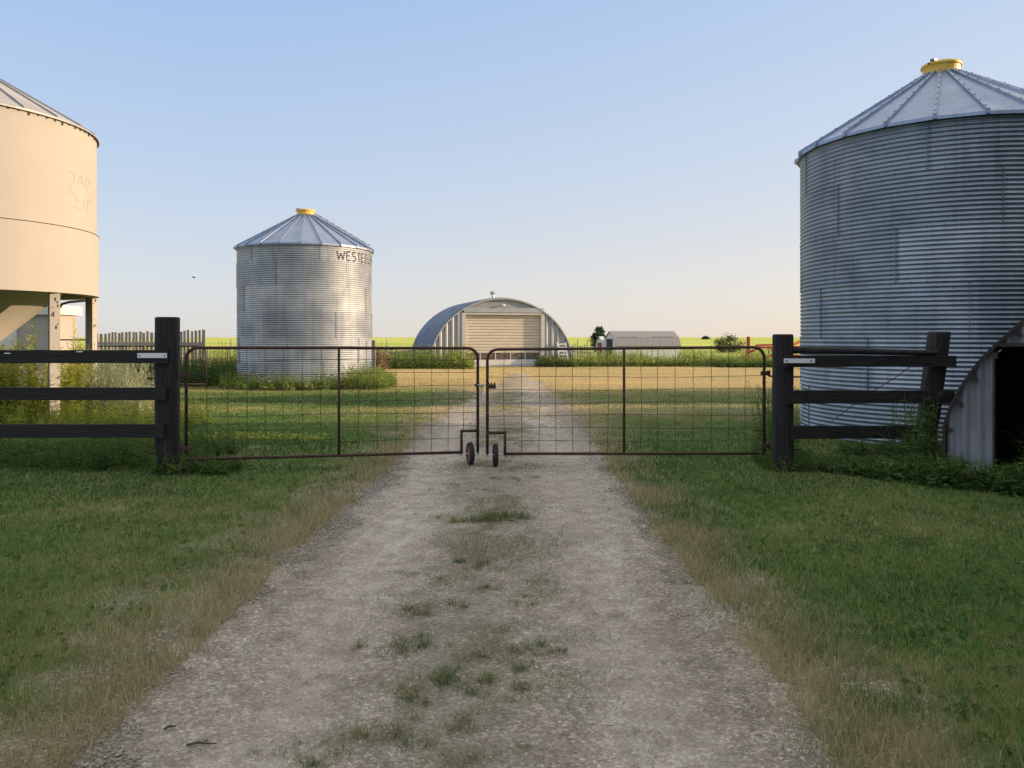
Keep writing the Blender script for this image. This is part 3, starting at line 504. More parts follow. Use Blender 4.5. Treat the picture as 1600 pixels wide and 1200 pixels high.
# ------------------------------------------------------------------ corrugated grain bins
def corr_wall(cx, cy, r, h, pitch=.0667, amp=.0098, nA=224, z0=-.05):
    nz = int(h/pitch*8); z = np.linspace(z0, h, nz+1); A = np.arange(nA)*2*np.pi/nA
    rr = r+amp*np.cos(2*np.pi*z/pitch)
    P = np.stack([rr[:, None]*np.cos(A)[None], rr[:, None]*np.sin(A)[None], np.repeat(z[:, None], nA, 1)], 2).reshape(-1, 3)
    i = (np.arange(nz)[:, None]*nA+np.arange(nA)[None]); j = (np.arange(nz)[:, None]*nA+((np.arange(nA)+1) % nA)[None])
    fs = np.stack([i, j, j+nA, i+nA], 2).reshape(-1, 4)
    ring = np.floor((z[:-1]+z[1:])/2/(pitch*12)).astype(int); sec = np.floor(((A[None]+ring[:, None]*.43) % (2*np.pi))/(2*np.pi/6)).astype(int)
    v_ = np.sin(ring[:, None]*12.9898+sec*78.233)*43758.5453; return P, fs, (v_-np.floor(v_)).ravel()
def grain_bin(name, cx, cy, r, eave, peak, label, ladder=None, lettering=None, nrib=22, rib0=0, metal=None):
    metal = metal or M_galv
    root = thing(name, (cx, cy, 0), label, 'grain bin', 'corrugated grain bins with yellow caps')
    P, fs, sh = corr_wall(cx, cy, r, eave)
    wl = link_mesh('wall', npmesh('wall', P, fs, fattrs={'sheet': sh}), metal, root, True)
    # bolts on sheet laps
    mb = MB(); pitch = .0667; NP = 12
    def bolt(a, z):
        n0 = Vector((math.cos(a), math.sin(a), 0)); t = Vector((-n0.y, n0.x, 0)); c = Vector((cx, cy, 0))+n0*(r+.0105)+Vector((0, 0, z)); s = .009
        vs = [c+t*math.cos(q)*s+Vector((0, 0, 1))*math.sin(q)*s for q in (0, 1.05, 2.09, 3.14, 4.19, 5.24)]+[c+n0*.010]
        mb.add(vs, [(k, (k+1) % 6, 6) for k in range(6)])
    for ring in range(int(eave/(NP*pitch))+1):
        for k in range(64): 
            if ring: bolt(2*math.pi*k/64, ring*NP*pitch)
        for sct in range(6):
            a = sct*2*math.pi/6-ring*.43
            for q in range(NP):
                z = (ring*NP+q)*pitch
                if z < eave-.03: bolt(a+.006, z); 
    mb.build('bolts', M_bolt, root, recalc=False)['kind'] = 'stuff'
    sm = MB()
    for ring in range(int(eave/(NP*pitch))+1):
        for sct in range(6):
            a = sct*2*math.pi/6-ring*.43-.012; zt = min(eave-.01, (ring+1)*NP*pitch); n0 = Vector((math.cos(a), math.sin(a), 0)); c = Vector((cx, cy, 0))+n0*(r+.0075)
            if zt > ring*NP*pitch+.1: sm.box(c+Vector((0, 0, (ring*NP*pitch+zt)/2)), (.016, .006, zt-ring*NP*pitch), rz=a)
    sm.build('seam_strips', metal, root)['kind'] = 'stuff'
    # roof: flat faceted panels, raised radial ribs, hanging eave lip
    cap_r = .28; ro = r+.075; ze = eave+.0; zc = peak-.20
    rf = MB(); top = []; bot = []
    for k in range(nrib):
        a0 = rib0+2*math.pi*k/nrib; a1 = rib0+2*math.pi*(k+1)/nrib
        p = lambda a, q, z: (cx+q*math.cos(a), cy+q*math.sin(a), z)
        rf.add([p(a0, ro, ze), p(a1, ro, ze), p(a1, cap_r, zc), p(a0, cap_r, zc)], [(0, 1, 2, 3)])
        rf.add([p(a0, ro, ze), p(a1, ro, ze), p(a1, ro+.005, ze-.05), p(a0, ro+.005, ze-.05)], [(0, 1, 2, 3)])
        rf.add([p(a0, ro+.004, ze-.05), p(a1, ro+.004, ze-.05), p(a1, r-.02, ze-.045), p(a0, r-.02, ze-.045)], [(0, 1, 2, 3)])
        rf.beam(p(a0, ro+.01, ze+.008), p(a0, cap_r, zc+.015), .042, .05)
        rf.box(p(a0, ro+.012, ze-.014), (.03, .05, .06), rz=a0)
    rfo = rf.build('roof', M_roof, root, recalc=False)
    rb = MB()
    for k in range(nrib):
        a0 = rib0+2*math.pi*k/nrib
        for q in np.linspace(.1, .95, 8):
            rb.box((cx+(cap_r+(ro-cap_r)*q)*math.cos(a0), cy+(cap_r+(ro-cap_r)*q)*math.sin(a0), zc+(ze-zc)*q+.042), (.022, .022, .014))
    rb.build('rivets', M_bolt, rfo, recalc=False)['kind'] = 'stuff'
    cp = MB(); cp.lathe([(.0, .205), (.24, .20), (.295, .19), (.31, .165), (.305, .14), (.285, .135), (.275, .04), (.30, .03), (.30, -.03)], (cx, cy, zc), 28)
    for k in range(12): cp.box((cx+.285*math.cos(k*.5236), cy+.285*math.sin(k*.5236), zc-.005), (.03, .02, .03), rz=k*.5236)
    c_ = cp.build('cap', M_yellow, root, smooth=False)
    la = MB(); la.box((cx-.2, cy-.15, zc+.21), (.13, .07, .035), rz=.6); la.box((cx-.26, cy-.14, zc+.16), (.09, .03, .02), rz=.3); la.build('latch', M_bolt, c_)
    if ladder is not None:
        a = ladder; n0 = Vector((math.cos(a), math.sin(a), 0)); t = Vector((-n0.y, n0.x, 0)); lad = MB()
        q = lambda s_, off, u: Vector((cx, cy, 0))+n0*(cap_r+(ro-cap_r)*s_)+t*off+Vector((0, 0, zc+(ze-zc)*s_+u))
        for sg in (-1, 1): lad.beam(q(.04, .17*sg, .10), q(.97, .17*sg, .10), .03, .03)
        for s_ in np.linspace(.08, .94, 9): lad.beam(q(s_, -.19, .115), q(s_, .19, .115), .05, .02)
        lad.build('roof_ladder', M_zinc, root)
    if lettering: surface_text(cx, cy, r, root, *lettering)
    return root
GLY = {'W': [((0, 1), (.22, 0)), ((.22, 0), (.5, .75)), ((.5, .75), (.78, 0)), ((.78, 0), (1, 1))],
       'E': [((0, 0), (0, 1)), ((0, 1), (.9, 1)), ((0, .52), (.75, .52)), ((0, 0), (.9, 0))],
       'S': [((.9, 1), (.1, 1)), ((.08, 1), (.08, .55)), ((.1, .52), (.9, .52)), ((.9, .5), (.9, 0)), ((.9, 0), (.05, 0))],
       'T': [((0, 1), (1, 1)), ((.5, 1), (.5, 0))], 'L': [((0, 1), (0, 0)), ((0, 0), (.85, 0))], '-': [((.15, .5), (.85, .5))],
       'R': [((0, 0), (0, 1)), ((0, 1), (.85, 1)), ((.85, 1), (.85, .5)), ((.85, .5), (0, .5)), ((.4, .5), (.95, 0))],
       'O': [((0, 0), (0, 1)), ((0, 1), (.95, 1)), ((.95, 1), (.95, 0)), ((.95, 0), (0, 0))], 'C': [((.9, 1), (0, 1)), ((0, 1), (0, 0)), ((0, 0), (.9, 0))],
       'A': [((0, 0), (.45, 1)), ((.45, 1), (.9, 0)), ((.18, .4), (.72, .4))]}
def surface_strokes(name, cx, cy, rfun, strokes, mat, parent, sw, step=.011):
    """strokes in metres: ((angle-arc, z),(..)) laid on a cylinder"""
    mb = MB()
    for (s0, z0), (s1, z1) in strokes:
        ln = math.hypot(s1-s0, z1-z0); k = max(2, int(ln/step)); ux, uz = (s1-s0)/ln, (z1-z0)/ln; px_, pz_ = -uz*sw/2, ux*sw/2; rows = []
        m_ = 5
        for i in range(k+1):
            f = i/k; row = []
            for j in range(m_):
                g = -1+2*j/(m_-1); s = s0+(s1-s0)*f+px_*g; z = z0+(z1-z0)*f+pz_*g; r_ = rfun(z); a = s/rfun(0) ; row.append((cx+r_*math.cos(a), cy+r_*math.sin(a), z))
            rows += row
        mb.add(rows, [(i*m_+j, i*m_+j+1, (i+1)*m_+j+1, (i+1)*m_+j) for i in range(k) for j in range(m_-1)])
    return mb.build(name, mat, parent, smooth=True, recalc=False)
def surface_text(cx, cy, r, root, text, a_start, z, h, wd, gap, sw):
    st = []; s = a_start*r
    for ch in text:
        w_ = wd*(1.75 if ch == 'W' else .85 if ch in 'TL-' else 1)
        for (u0, v0), (u1, v1) in GLY[ch]: st.append(((s+u0*w_, z+v0*h), (s+u1*w_, z+v1*h)))
        s += w_+gap
    rf = lambda zz: r+.0098*math.cos(2*math.pi*zz/.0667)+.003
    surface_strokes('lettering', cx, cy, rf, st, M_ink, root, sw)
toc = math.atan2(-SLY, -SLX)      # azimuth from the bin to the camera
LR = 2.18
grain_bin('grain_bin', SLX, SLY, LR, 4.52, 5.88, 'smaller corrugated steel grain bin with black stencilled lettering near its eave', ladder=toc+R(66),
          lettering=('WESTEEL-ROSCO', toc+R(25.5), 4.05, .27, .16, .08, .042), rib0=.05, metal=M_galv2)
grain_bin('grain_bin', 7.17, 12.83, 2.2, 4.74, 6.16, 'large near corrugated steel grain bin behind the right fence', rib0=.17)
bd = MB(); bd.box((SLX+2.36, SLY-.45, .75), (.12, .06, 1.5)); tag(bd.build('board', M_oldwood), 'grey upright plank standing against the right side of the lettered bin', 'plank')
# unseen bin added beyond the frame to cast shade across the yard
grain_bin('grain_bin', 17.6, 21.3, 2.3, 4.7, 6.2, 'unseen corrugated grain bin added out of frame to the right to shade the yard', rib0=.1)
# ------------------------------------------------------------------ cream hopper bin
HX, HY, HR = -10.76, 14.86, 2.40
hb = thing('hopper_bin', (HX, HY, 0), 'cream painted smooth hopper bin standing on steel legs at the left edge', 'hopper bin')
cy_ = MB(); cy_.lathe([(HR, 3.66), (HR, 5.66)], (HX, HY, 0), 128); cy_.build('upper_wall', M_cream, hb, smooth=True)
cy_ = MB(); cy_.lathe([(HR+.035, 2.46), (HR+.035, 3.675), (HR, 3.68)], (HX, HY, 0), 128); cy_.lathe([(HR+.045, 2.43), (HR+.045, 2.47)], (HX, HY, 0), 128); cy_.lathe([(HR+.045, 2.43), (HR-.18, 2.43), (HR-.18, 2.62)], (HX, HY, 0), 128); o = cy_.build('lower_wall', M_cream, hb, smooth=False)
sl = MB(); sl.lathe([(HR+.037, 3.668), (HR+.043, 3.675), (HR+.037, 3.682)], (HX, HY, 0), 128); sl.build('seam', M_rustsheet, hb)
rf = MB(); rf.lathe([(HR+.05, 5.63), (HR+.05, 5.66), (.35, 6.86), (.35, 6.95), (0, 6.98)], (HX, HY, 0), 64)
for k in range(24): a = k*math.pi/12; rf.beam((HX+(HR+.03)*math.cos(a), HY+(HR+.03)*math.sin(a), 5.69), (HX+.36*math.cos(a), HY+.36*math.sin(a), 6.88), .03, .03)
rf.build('roof', M_creamroof, hb)
dr = MB()
for k in range(90):
    a = 2*math.pi*k/90; hgt = .02+.05*random.random(); dr.box((HX+(HR+.012)*math.cos(a), HY+(HR+.012)*math.sin(a), 5.63-hgt/2), (.01, .03, hgt), rz=a)
dr.build('eave_drips', M_peel, hb)['kind'] = 'stuff'
co = MB(); co.lathe([(2.2, 2.66), (1.97, 2.64), (.28, 1.12), (.28, .95), (.0, .95)], (HX, HY, 0), 96); hc = co.build('hopper', M_cream, hb, smooth=True)
for k, a in enumerate(range(-14, 346, 45)):
    a = R(a); d0 = Vector((math.cos(a), math.sin(a), 0)); c = Vector((HX, HY, 0))+d0*(HR-.10); lg = MB()
    t = Vector((-d0.y, d0.x, 0)); fl = R(-38)+a   # channel legs
    al = a-R(34); dl = Vector((math.cos(al), math.sin(al), 0)); tl_ = Vector((-dl.y, dl.x, 0)); lg.box(c+dl*.07+Vector((0, 0, 1.22)), (.012, .17, 2.44), rz=al); lg.box(c-dl*.07+Vector((0, 0, 1.22)), (.012, .17, 2.44), rz=al); lg.box(c+Vector((0, 0, 1.22)), (.13, .012, 2.44), rz=al)
    lo = lg.build('leg', M_cream, hb)
    fp = MB(); fp.box(c+Vector((0, 0, .02)), (.28, .28, .03), rz=a); fp.build('foot_plate', M_rust, lo)
    pk = MB()
    for q in range(9): pk.box(c+dl*.078+tl_*random.uniform(-.05, .05)+Vector((0, 0, random.uniform(1.75, 2.38))), (.004, random.uniform(.012, .03), random.uniform(.02, .07)), rz=al)
    pk.build('peeled_patch', M_peel, lo)
# ghost lettering on the cylinder
tb = math.atan2(-HY, -HX)
def gz(py): return Z_(py, 15.6)
gs = []
def ga(px, Yg=15.3):
    x = X_(px, Yg) ; return math.asin(max(-1, min(1, 0)))
def circ_hit(px):
    d = Vector(((px-800)/F, 1)).normalized(); c = Vector((HX, HY)); bq = d.dot(c); cq = c.length_squared-(HR+.0)**2; disc = bq*bq-cq
    if disc < 0: return None
    t_ = bq-math.sqrt(disc); p = d*t_; return math.atan2(p.y-HY, p.x-HX), p.y
for (xa, ya), (xb, yb) in [((105, 266), (117, 271)), ((117, 271), (116, 284)), ((116, 284), (107, 296)), ((107, 296), (118, 301)), ((121, 288), (126, 273)), ((126, 273), (131, 292)), ((123, 284), (130, 287)), ((134, 279), (139, 281)), ((134, 279), (135, 297)), ((139, 281), (140, 290)), ((105, 301), (119, 306)), ((119, 306), (121, 317)), ((113, 322), (127, 327)), ((129, 326), (132, 313)), ((137, 314), (143, 318)), ((137, 314), (136, 328))]:
    h0, h1 = circ_hit(xa), circ_hit(xb)
    if h0 and h1: gs.append(((h0[0]*HR, Z_(ya, h0[1])), (h1[0]*HR, Z_(yb, h1[1]))))
surface_strokes('faded_lettering', HX, HY, lambda z: HR+.003, gs, M_ghost, hb, .02, .03)
# pale shed beyond the hopper bin and the bent pipe in front of it
ps = thing('pale_shed', (-13.85, 21.8, 0), 'cream sided low shed glimpsed beneath the cream bin', 'shed')
b_ = MB(); b_.box((-13.85, 21.8, 1.12), (2.5, .9, 2.2)); b_.build('wall', M_cream, ps)
b_ = MB(); b_.box((-13.85, 21.8, 2.36), (2.7, 1.1, .26)); b_.build('roof', M_white, ps)
b_ = MB(); b_.box((-14.2, 21.33, 1.1), (.9, .04, 1.9)); b_.build('door', M_white, ps)
hp = MB(); Yh = 17.9; pts = [at(88, 610, Yh), at(89, 500, Yh), at(91, 484, Yh), at(97, 475, Yh), at(108, 472, Yh), at(140, 469, Yh)]
hp.tube(pts, .03, 8); hp.tube([at(140, 469, Yh), at(139, 620, Yh)], .03, 8); hp.tube([at(88, 531, Yh), at(139, 531, Yh)], .018, 6); hp.tube([at(88, 565, Yh), at(139, 565, Yh)], .018, 6)
tag(hp.build('pipe_hoop', M_wire, smooth=True), 'dark bent pipe frame with round corner standing behind the cream bin', 'pipe frame')
# ------------------------------------------------------------------ board windbreak and pipe panel beyond the left fence
wf = thing('windbreak_fence', (X_(235, 30), 30, 0), 'tall grey windbreak fence of ragged upright slabs with gaps', 'fence')
xx = 150; k = 0
while xx < 318:
    wpx = random.choice([3.4, 3.8, 4.2, 4.6]); Y = 30-(xx-235)*.012; top = np.interp(xx, [150, 318], [521, 516])+random.uniform(-1.5, 1.8); wm = wpx/F*Y
    mb = MB(); x0 = X_(xx, Y)+wm/2; zt = Z_(top, Y); t = random.uniform(-.012, .012)
    mb.add([(x0-wm/2, Y-.02, .12), (x0+wm/2, Y-.02, .12), (x0+wm/2, Y+.02, .12), (x0-wm/2, Y+.02, .12), (x0-wm/2+t, Y-.02, zt), (x0+wm/2+t, Y-.02, zt-random.uniform(0, .02)), (x0+wm/2+t, Y+.02, zt), (x0-wm/2+t, Y+.02, zt)],
           [(0, 1, 5, 4), (1, 2, 6, 5), (2, 3, 7, 6), (3, 0, 4, 7), (4, 5, 6, 7), (3, 2, 1, 0)]); mb.build('board', M_oldwood, wf)
    xx += wpx+random.choice([1.2, 1.6, 2.2])
for zz in (.45, 1.35):
    mb = MB(); mb.beam((X_(150, 31), 30.25, zz), (X_(318, 29), 29.05+.02, zz), .05, .12); mb.build('rail', M_oldwood, wf)
for px in (152, 207, 262, 316):
    mb = MB(); Y = 30.15-(px-235)*.012; mb.tube([(X_(px, Y), Y+.1, -.2), (X_(px, Y), Y+.1, 1.5)], .06, 8); mb.build('post', M_oldwood, wf)
pp = thing('corral_panel', (X_(250, 22), 22, 0), 'thin dark pipe gate panel with square mesh behind the left gate post', 'gate panel'); mb = MB(); Y = 22
mb.tube([at(150, 541, Y), at(312, 541, Y), at(319, 543, Y), at(322, 550, Y), at(322, 604, Y)], .022, 8)
for i in range(3): mb.tube([at(225+i*.1, 541, Y), at(225, 604, Y)], .02, 6)
mb.tube([at(150, 600, Y), at(322, 600, Y)], .022, 8); mb.build('frame', M_wire, pp, smooth=True)
mb = MB()
for q in range(552, 600, 11): mb.tube([at(150, q, Y), at(322, q, Y)], .006, 5)
for q in range(160, 322, 11): mb.tube([at(q, 541, Y), at(q, 600, Y)], .006, 5)
mb.build('mesh', M_wire, pp)
# ------------------------------------------------------------------ rail fences at the gate
def rough_post(mb, x, y, w_, d_, z0, z1, lean=(0, 0), n=10, seed=0, roundness=.35):
    rs = random.Random(seed); ring = []
    m_ = 16
    shp = []
    for k in range(m_):
        a = 2*math.pi*k/m_+math.pi/m_; c_, s_ = math.cos(a), math.sin(a); q = (abs(c_)**4+abs(s_)**4)**(-.25)*(1-roundness)+roundness
        shp.append((c_*q*w_/2*(1+rs.uniform(-.025, .025)), s_*q*d_/2*(1+rs.uniform(-.025, .025))))
    vs = []; zs = [z0+(z1-z0)*i/n for i in range(n+1)]+[z1+.015]
    for i, z in enumerate(zs):
        f = min(1, (z-z0)/(z1-z0)); sc = .9 if i == len(zs)-1 else 1
        for (a_, b_) in shp: vs.append((x+lean[0]*f+a_*sc+rs.uniform(-.003, .003), y+lean[1]*f+b_*sc+rs.uniform(-.003, .003), z+(rs.uniform(-.006, .006) if i == len(zs)-2 else 0)))
    fs = [(i*m_+k, i*m_+(k+1) % m_, (i+1)*m_+(k+1) % m_, (i+1)*m_+k) for i in range(len(zs)-1) for k in range(m_)]; fs.append(tuple((len(zs)-1)*m_+k for k in range(m_)))
    mb.add(vs, fs)
def plank(mb, p0, p1, hgt, th, n=14, seed=0, sag=.0015):
    rs = random.Random(seed); p0 = Vector(p0); p1 = Vector(p1); d = (p1-p0); dn = d.normalized(); nrm = Vector((dn.y, -dn.x, 0)).normalized(); vs = []
    for i in range(n+1):
        c = p0+d*(i/n)+Vector((0, 0, rs.uniform(-sag, sag))); e0 = rs.uniform(-.002, .002); e1 = rs.uniform(-.002, .002)
        for sy, sz in ((-1, -1), (1, -1), (1, 1), (-1, 1)): vs.append(c+nrm*sy*th/2+Vector((0, 0, sz*hgt/2+(e0 if sz > 0 else e1))))
    fs = [(i*4+k, i*4+(k+1) % 4, (i+1)*4+(k+1) % 4, (i+1)*4+k) for i in range(n) for k in range(4)]+[(3, 2, 1, 0), (n*4, n*4+1, n*4+2, n*4+3)]
    mb.add(vs, fs)
YL = 9.1
lf = thing('rail_fence', (X_(260, YL), YL, 0), 'dark creosoted three rail fence ending at the square left gate post', 'fence', 'dark rail fences beside the gate')
mb = MB(); rough_post(mb, X_(260, YL), YL+.03, .262, .22, -.3, Z_(497, YL-.08), seed=3); mb.build('post', M_creo, lf, bevel=0)
mb = MB(); rough_post(mb, -7.9, YL+.12, .24, .2, -.3, 1.75, seed=4); mb.build('post', M_creo, lf)
for i, (t_, b_) in enumerate(((547, 567.5), (605.5, 625), (662.5, 683.5))):
    Y = YL-.105; x1 = X_(262-i*2.5, Y); zc = Z_((t_+b_)/2, Y); hgt = (b_-t_)/F*Y; mb = MB(); plank(mb, (x1, Y, zc), (-8.6, Y, zc+(0, .004, -.004)[i]), hgt, .05, 24, seed=10+i); mb.build('rail', M_creoh, lf)
mb = MB(); Y = YL-.133; mb.box(((X_(215, Y)+X_(261, Y))/2, Y-.004, Z_(555.5, Y)), ((46/F)*Y, .006, 7.6/F*Y)); rs_ = mb.build('reflector_strip', M_strip, lf)
for px in (218.5, 257.5):
    mb = MB(); mb.lathe([(0, -.012), (.009, -.009), (.009, 0)], (X_(px, Y), Y-.004, Z_(555.7, Y)), 8, axis='Y'); mb.build('screw', M_bolt, rs_)
for px in (12, 125):
    mb = MB(); mb.box((X_(px, Y), YL-.138, Z_(552 if px == 12 else 549.5, Y)), (.07, .006, .012)); mb.build('staple', M_strip, lf)
mb = MB(); rough_post(mb, X_(228, 9.35), 9.3, .06, .06, 0, .01); 
YR = 9.1
rf_ = thing('rail_fence', (X_(1224, YR), YR, 0), 'dark rail fence on the right with round top rail and leaning end post', 'fence', 'dark rail fences beside the gate')
mb = MB(); rough_post(mb, X_(1224.5, YR), YR+.03, .235, .22, -.3, Z_(524, YR-.08), seed=5, roundness=.7); mb.build('post', M_creo, rf_)
YE = 9.55
mb = MB(); rough_post(mb, X_(1443, YE), YE+.1, .25, .2, -.25, Z_(520, YE), lean=(X_(1473.5, YE)-X_(1443, YE), -.02), seed=6, roundness=.25); mb.build('leaning_post', M_creo, rf_)
mb = MB(); mb.tube([at(1236, 547, 9.08), at(1330, 548.6, 9.2), at(1400, 550.5, 9.3), at(1462, 551.5, 9.45)], [.042, .040, .038, .036], 10); mb.build('top_rail', M_creo, rf_, smooth=True)
for i, (xa, ta, ba, xb, tb_, bb) in enumerate(((1227, 556, 573.5, 1492, 553.5, 575), (1233, 610, 630, 1490, 610, 630), (1236, 665.5, 685.5, 1446, 665, 684))):
    Y0, Y1 = YR-.105, YE-.04; mb = MB(); plank(mb, at(xa, (ta+ba)/2, Y0), at(xb, (tb_+bb)/2, Y1), (ba-ta+.5)/F*Y0, .05, 14, seed=30+i); mb.build('rail', M_creoh, rf_)
mb = MB(); Y = YR-.15; mb.beam(at(1225, 563.7, Y), at(1273, 563.7, Y+.045), .006, 7.2/F*Y); rs_ = mb.build('reflector_strip', M_strip, rf_)
for px in (1229, 1269.5):
    mb = MB(); mb.lathe([(0, -.012), (.009, -.009), (.009, 0)], (X_(px, Y), Y-.004+(px-1225)*.0009, Z_(563.7, Y)), 8, axis='Y'); mb.build('screw', M_bolt, rs_)
mb = MB(); mb.tube([at(1444, 557, 9.75), at(1402, 588, 9.8), at(1350, 620, 9.9), at(1300, 658, 10)], .006, 5); tag(mb.build('loose_wire', M_wire), 'thin slack wire slanting down between the right fence rails', 'wire')
# ------------------------------------------------------------------ the two pipe gates
def gate(A, B, lbl, hinge_left, ztop, zbot, mid_px, notch, wires, verts, latch):
    """A hinge end, B latch end (x, y)"""
    A = Vector((*A, 0)); B = Vector((*B, 0)); d = (B-A); Lg = d.length; dn = d/Lg; nr = Vector((-dn.y, dn.x, 0))
    root = thing('pipe_gate', (A.x, A.y, 0), lbl, 'gate', 'pair of pipe farm gates')
    def P(u, z, off=0): return A+dn*u+nr*off+Vector((0, 0, z))
    def U(px):
        k = (px-800)/F; return (k*A.y-A.x)/(dn.x-k*dn.y)
    fr = MB(); cr = .13; arc = lambda cu, cz, a0, a1: [P(cu+cr*math.cos(R(a)), cz+cr*math.sin(R(a))) for a in np.linspace(a0, a1, 7)]
    un, zn = notch                       # width of the wheel notch and its height
    zb = lambda u: zbot[0]+(zbot[1]-zbot[0])*u/Lg
    zt = lambda u: ztop[0]+(ztop[1]-ztop[0])*u/Lg
    pts = [P(0, zb(0))]+[p for p in arc(cr, zt(0)-cr, 180, 90)]+arc(Lg-cr, zt(Lg)-cr, 90, 0)+[P(Lg, zb(Lg)-.01)]
    fr.tube(pts, .0185, 10); fr.tube([P(Lg, zn), P(Lg-un, zn)], .0185, 10); fr.tube([P(Lg-un, zn+.018), P(Lg-un, zb(Lg-un)-.018)], .0185, 10)
    fr.tube([P(Lg-un-.01, zb(Lg-un)), P(0, zb(0))], .0185, 10); fr.build('frame', M_rust, root, smooth=True)
    um = U(mid_px); st_ = MB(); st_.tube([P(um, zb(um)), P(um, zt(um))], .0165, 8); st_.build('stile', M_rust, root, smooth=True)
    wr = MB()
    for z in wires:
        uend = Lg-un if z < zn-zbot[0] else Lg
        pts = [P(u, zb(u)+z+.008*math.sin(u*2.1+z*9)+.003*math.sin(u*9+z*23), .012+.006*math.sin(u*5+z*7)) for u in np.linspace(0, uend, 12)]; wr.tube(pts, .0034, 5)
    for px in verts:
        u = U(px); z0 = zb(u) if u < Lg-un else zn; wr.tube([P(u, z0, .009), P(u+.012*math.sin(px*1.7), (z0+zt(u))/2, .009), P(u, zt(u), .009)], .0034, 5)
    wr.build('mesh', M_wire, root)
    uw = Lg-un*.46; rw = .138; cw = P(uw, rw+.004)
    wh = MB(); prof = [(rw-.045, -.020), (rw-.018, -.030), (rw-.004, -.024), (rw, -.008), (rw, .008), (rw-.004, .024), (rw-.018, .030), (rw-.045, .020), (rw-.045, -.020)]
    fwd = nr*1.0; Mx = Matrix((dn, nr, Vector((0, 0, 1)))).transposed()
    def onaxle(mb_, prof_, n_):
        t_ = MB(); t_.lathe(prof_, (0, 0, 0), n_, axis='X'); rot = Matrix.Rotation(R(8), 3, 'Z'); mb_.add([cw+Mx @ (rot @ Vector(v_)) for v_ in t_.v], t_.f)
    onaxle(wh, prof, 32)
    for k in range(28):
        a = 2*math.pi*k/28
        t_ = MB(); t_.box((0, rw*math.cos(a), rw*math.sin(a)), (.044, .012, .006), M=Matrix.Rotation(a+math.pi/2, 3, 'X')); wh.add([cw+Mx @ Vector(v_) for v_ in t_.v], t_.f)
    w_ = wh.build('wheel', M_rubber, root)
    rm = MB(); onaxle(rm, [(0, -.014), (.03, -.016), (.045, -.010), (rw-.046, -.018), (rw-.046, .018), (.045, .010), (.03, .016), (0, .014)], 24); rm.build('rim', M_redrim, w_, smooth=False)
    ax = MB(); ax.tube([P(Lg-un-.045, rw+.004), P(Lg+.03, rw+.004)], .007, 8); ax.tube([P(Lg-un-.01, rw-.03), P(Lg-un-.01, rw+.03)], .012, 8); ax.tube([P(Lg-.02, rw-.005), P(Lg+.02, rw+.013)], .014, 8); ax.build('axle', M_zinc, root)
    for zz in (1.16, .28):
        hg = MB(); hg.box(P(0, zz), (.075, .05, .052), rz=math.atan2(dn.y, dn.x)); hg.box(P(-.055, zz+.005), (.03, .04, .065), rz=math.atan2(dn.y, dn.x)); hg.tube([P(-.05, zz-.03, 0), P(-.10, zz-.035), P(-.30, zz-.042), P(-.44, zz-.042)], .010, 8)
        hg.build('hinge', M_rust, root)
    return root, P, Lg
gl, PL, LLg = gate((X_(291, 9.12), 9.12), (X_(746.5, 9.66), 9.66), 'left pipe gate of the pair, wire mesh filled, chain hanging on its latch end', True,
    (Z_(543.5, 9.12), Z_(544, 9.66)), (Z_(718, 9.12), Z_(706, 9.66)), 529.5, (.205, Z_(673.5, 9.62)), [.17+.166*i for i in range(7)], [324, 355, 385, 414, 443, 473, 502, 559, 590, 618, 647, 674, 700, 724.5], 'chain')
gr_, PR, LRg = gate((X_(1194, 9.36), 9.36), (X_(761.5, 9.52), 9.52), 'right pipe gate of the pair, wire mesh filled, with a dark slotted latch block', False,
    (Z_(542.5, 9.36), Z_(546, 9.52)), (Z_(708.5, 9.36), Z_(709, 9.52)), 975, (.218, Z_(676.5, 9.5)), [.16+.157*i for i in range(7)], [788, 815, 842, 869, 895, 922, 949, 1001, 1028, 1055, 1083, 1111, 1138, 1165], 'latch')
mb = MB(); c = PR(LRg-.035, Z_(603, 9.5)); mb.box(c+Vector((.02, 0, -.010)), (.10, .045, .05)); mb.box(c+Vector((-.02, 0, .025)), (.022, .045, .03)); mb.box(c+Vector((.015, 0, .025)), (.02, .045, .03)); mb.box(c+Vector((.055, 0, .025)), (.022, .045, .03)); mb.build('latch', M_rust, gr_)
mb = MB(); c = PL(LLg, Z_(602, 9.6)); mb.tube([c+Vector((-.045, -.02, 0)), c+Vector((.02, -.03, 0)), c+Vector((.12, -.03, 0))], .007, 6); mb.lathe([(0, -.03), (.016, -.03), (.02, 0), (.016, .02), (0, .02)], c+Vector((-.02, -.02, 0)), 8, axis='Y'); mb.build('latch_bolt', M_wire, gl)
ch = MB()
for i in range(7):
    cc = c+Vector((.045+.006*math.sin(i), -.035, -.012-.021*i)); rr_ = .014
    pts = [cc+Vector(((math.cos(q) if i % 2 else .2*math.cos(q))*rr_, (.2*math.cos(q) if i % 2 else math.cos(q))*rr_, math.sin(q)*rr_*1.35)) for q in np.linspace(0, 2*math.pi, 9)]
    ch.tube(pts, .0035, 5, caps=False)
for i in range(5):
    cc = c+Vector((.0+.022*i, -.038, .004-.008*math.sin(i*.8))); pts = [cc+Vector((math.cos(q)*.018, (.2 if i % 2 else 1)*math.sin(q)*.012, (1 if i % 2 else .2)*math.sin(q)*.012)) for q in np.linspace(0, 2*math.pi, 9)]; ch.tube(pts, .0035, 5, caps=False)
ch.build('chain', M_zinc, gl, smooth=True)
mb = MB(); mb.box(c+Vector((.048, -.04, -.022)), (.022, .012, .024)); tag(mb.build('padlock', M_brass, bevel=.003), 'small brass padlock hanging on the gate chain', 'padlock')
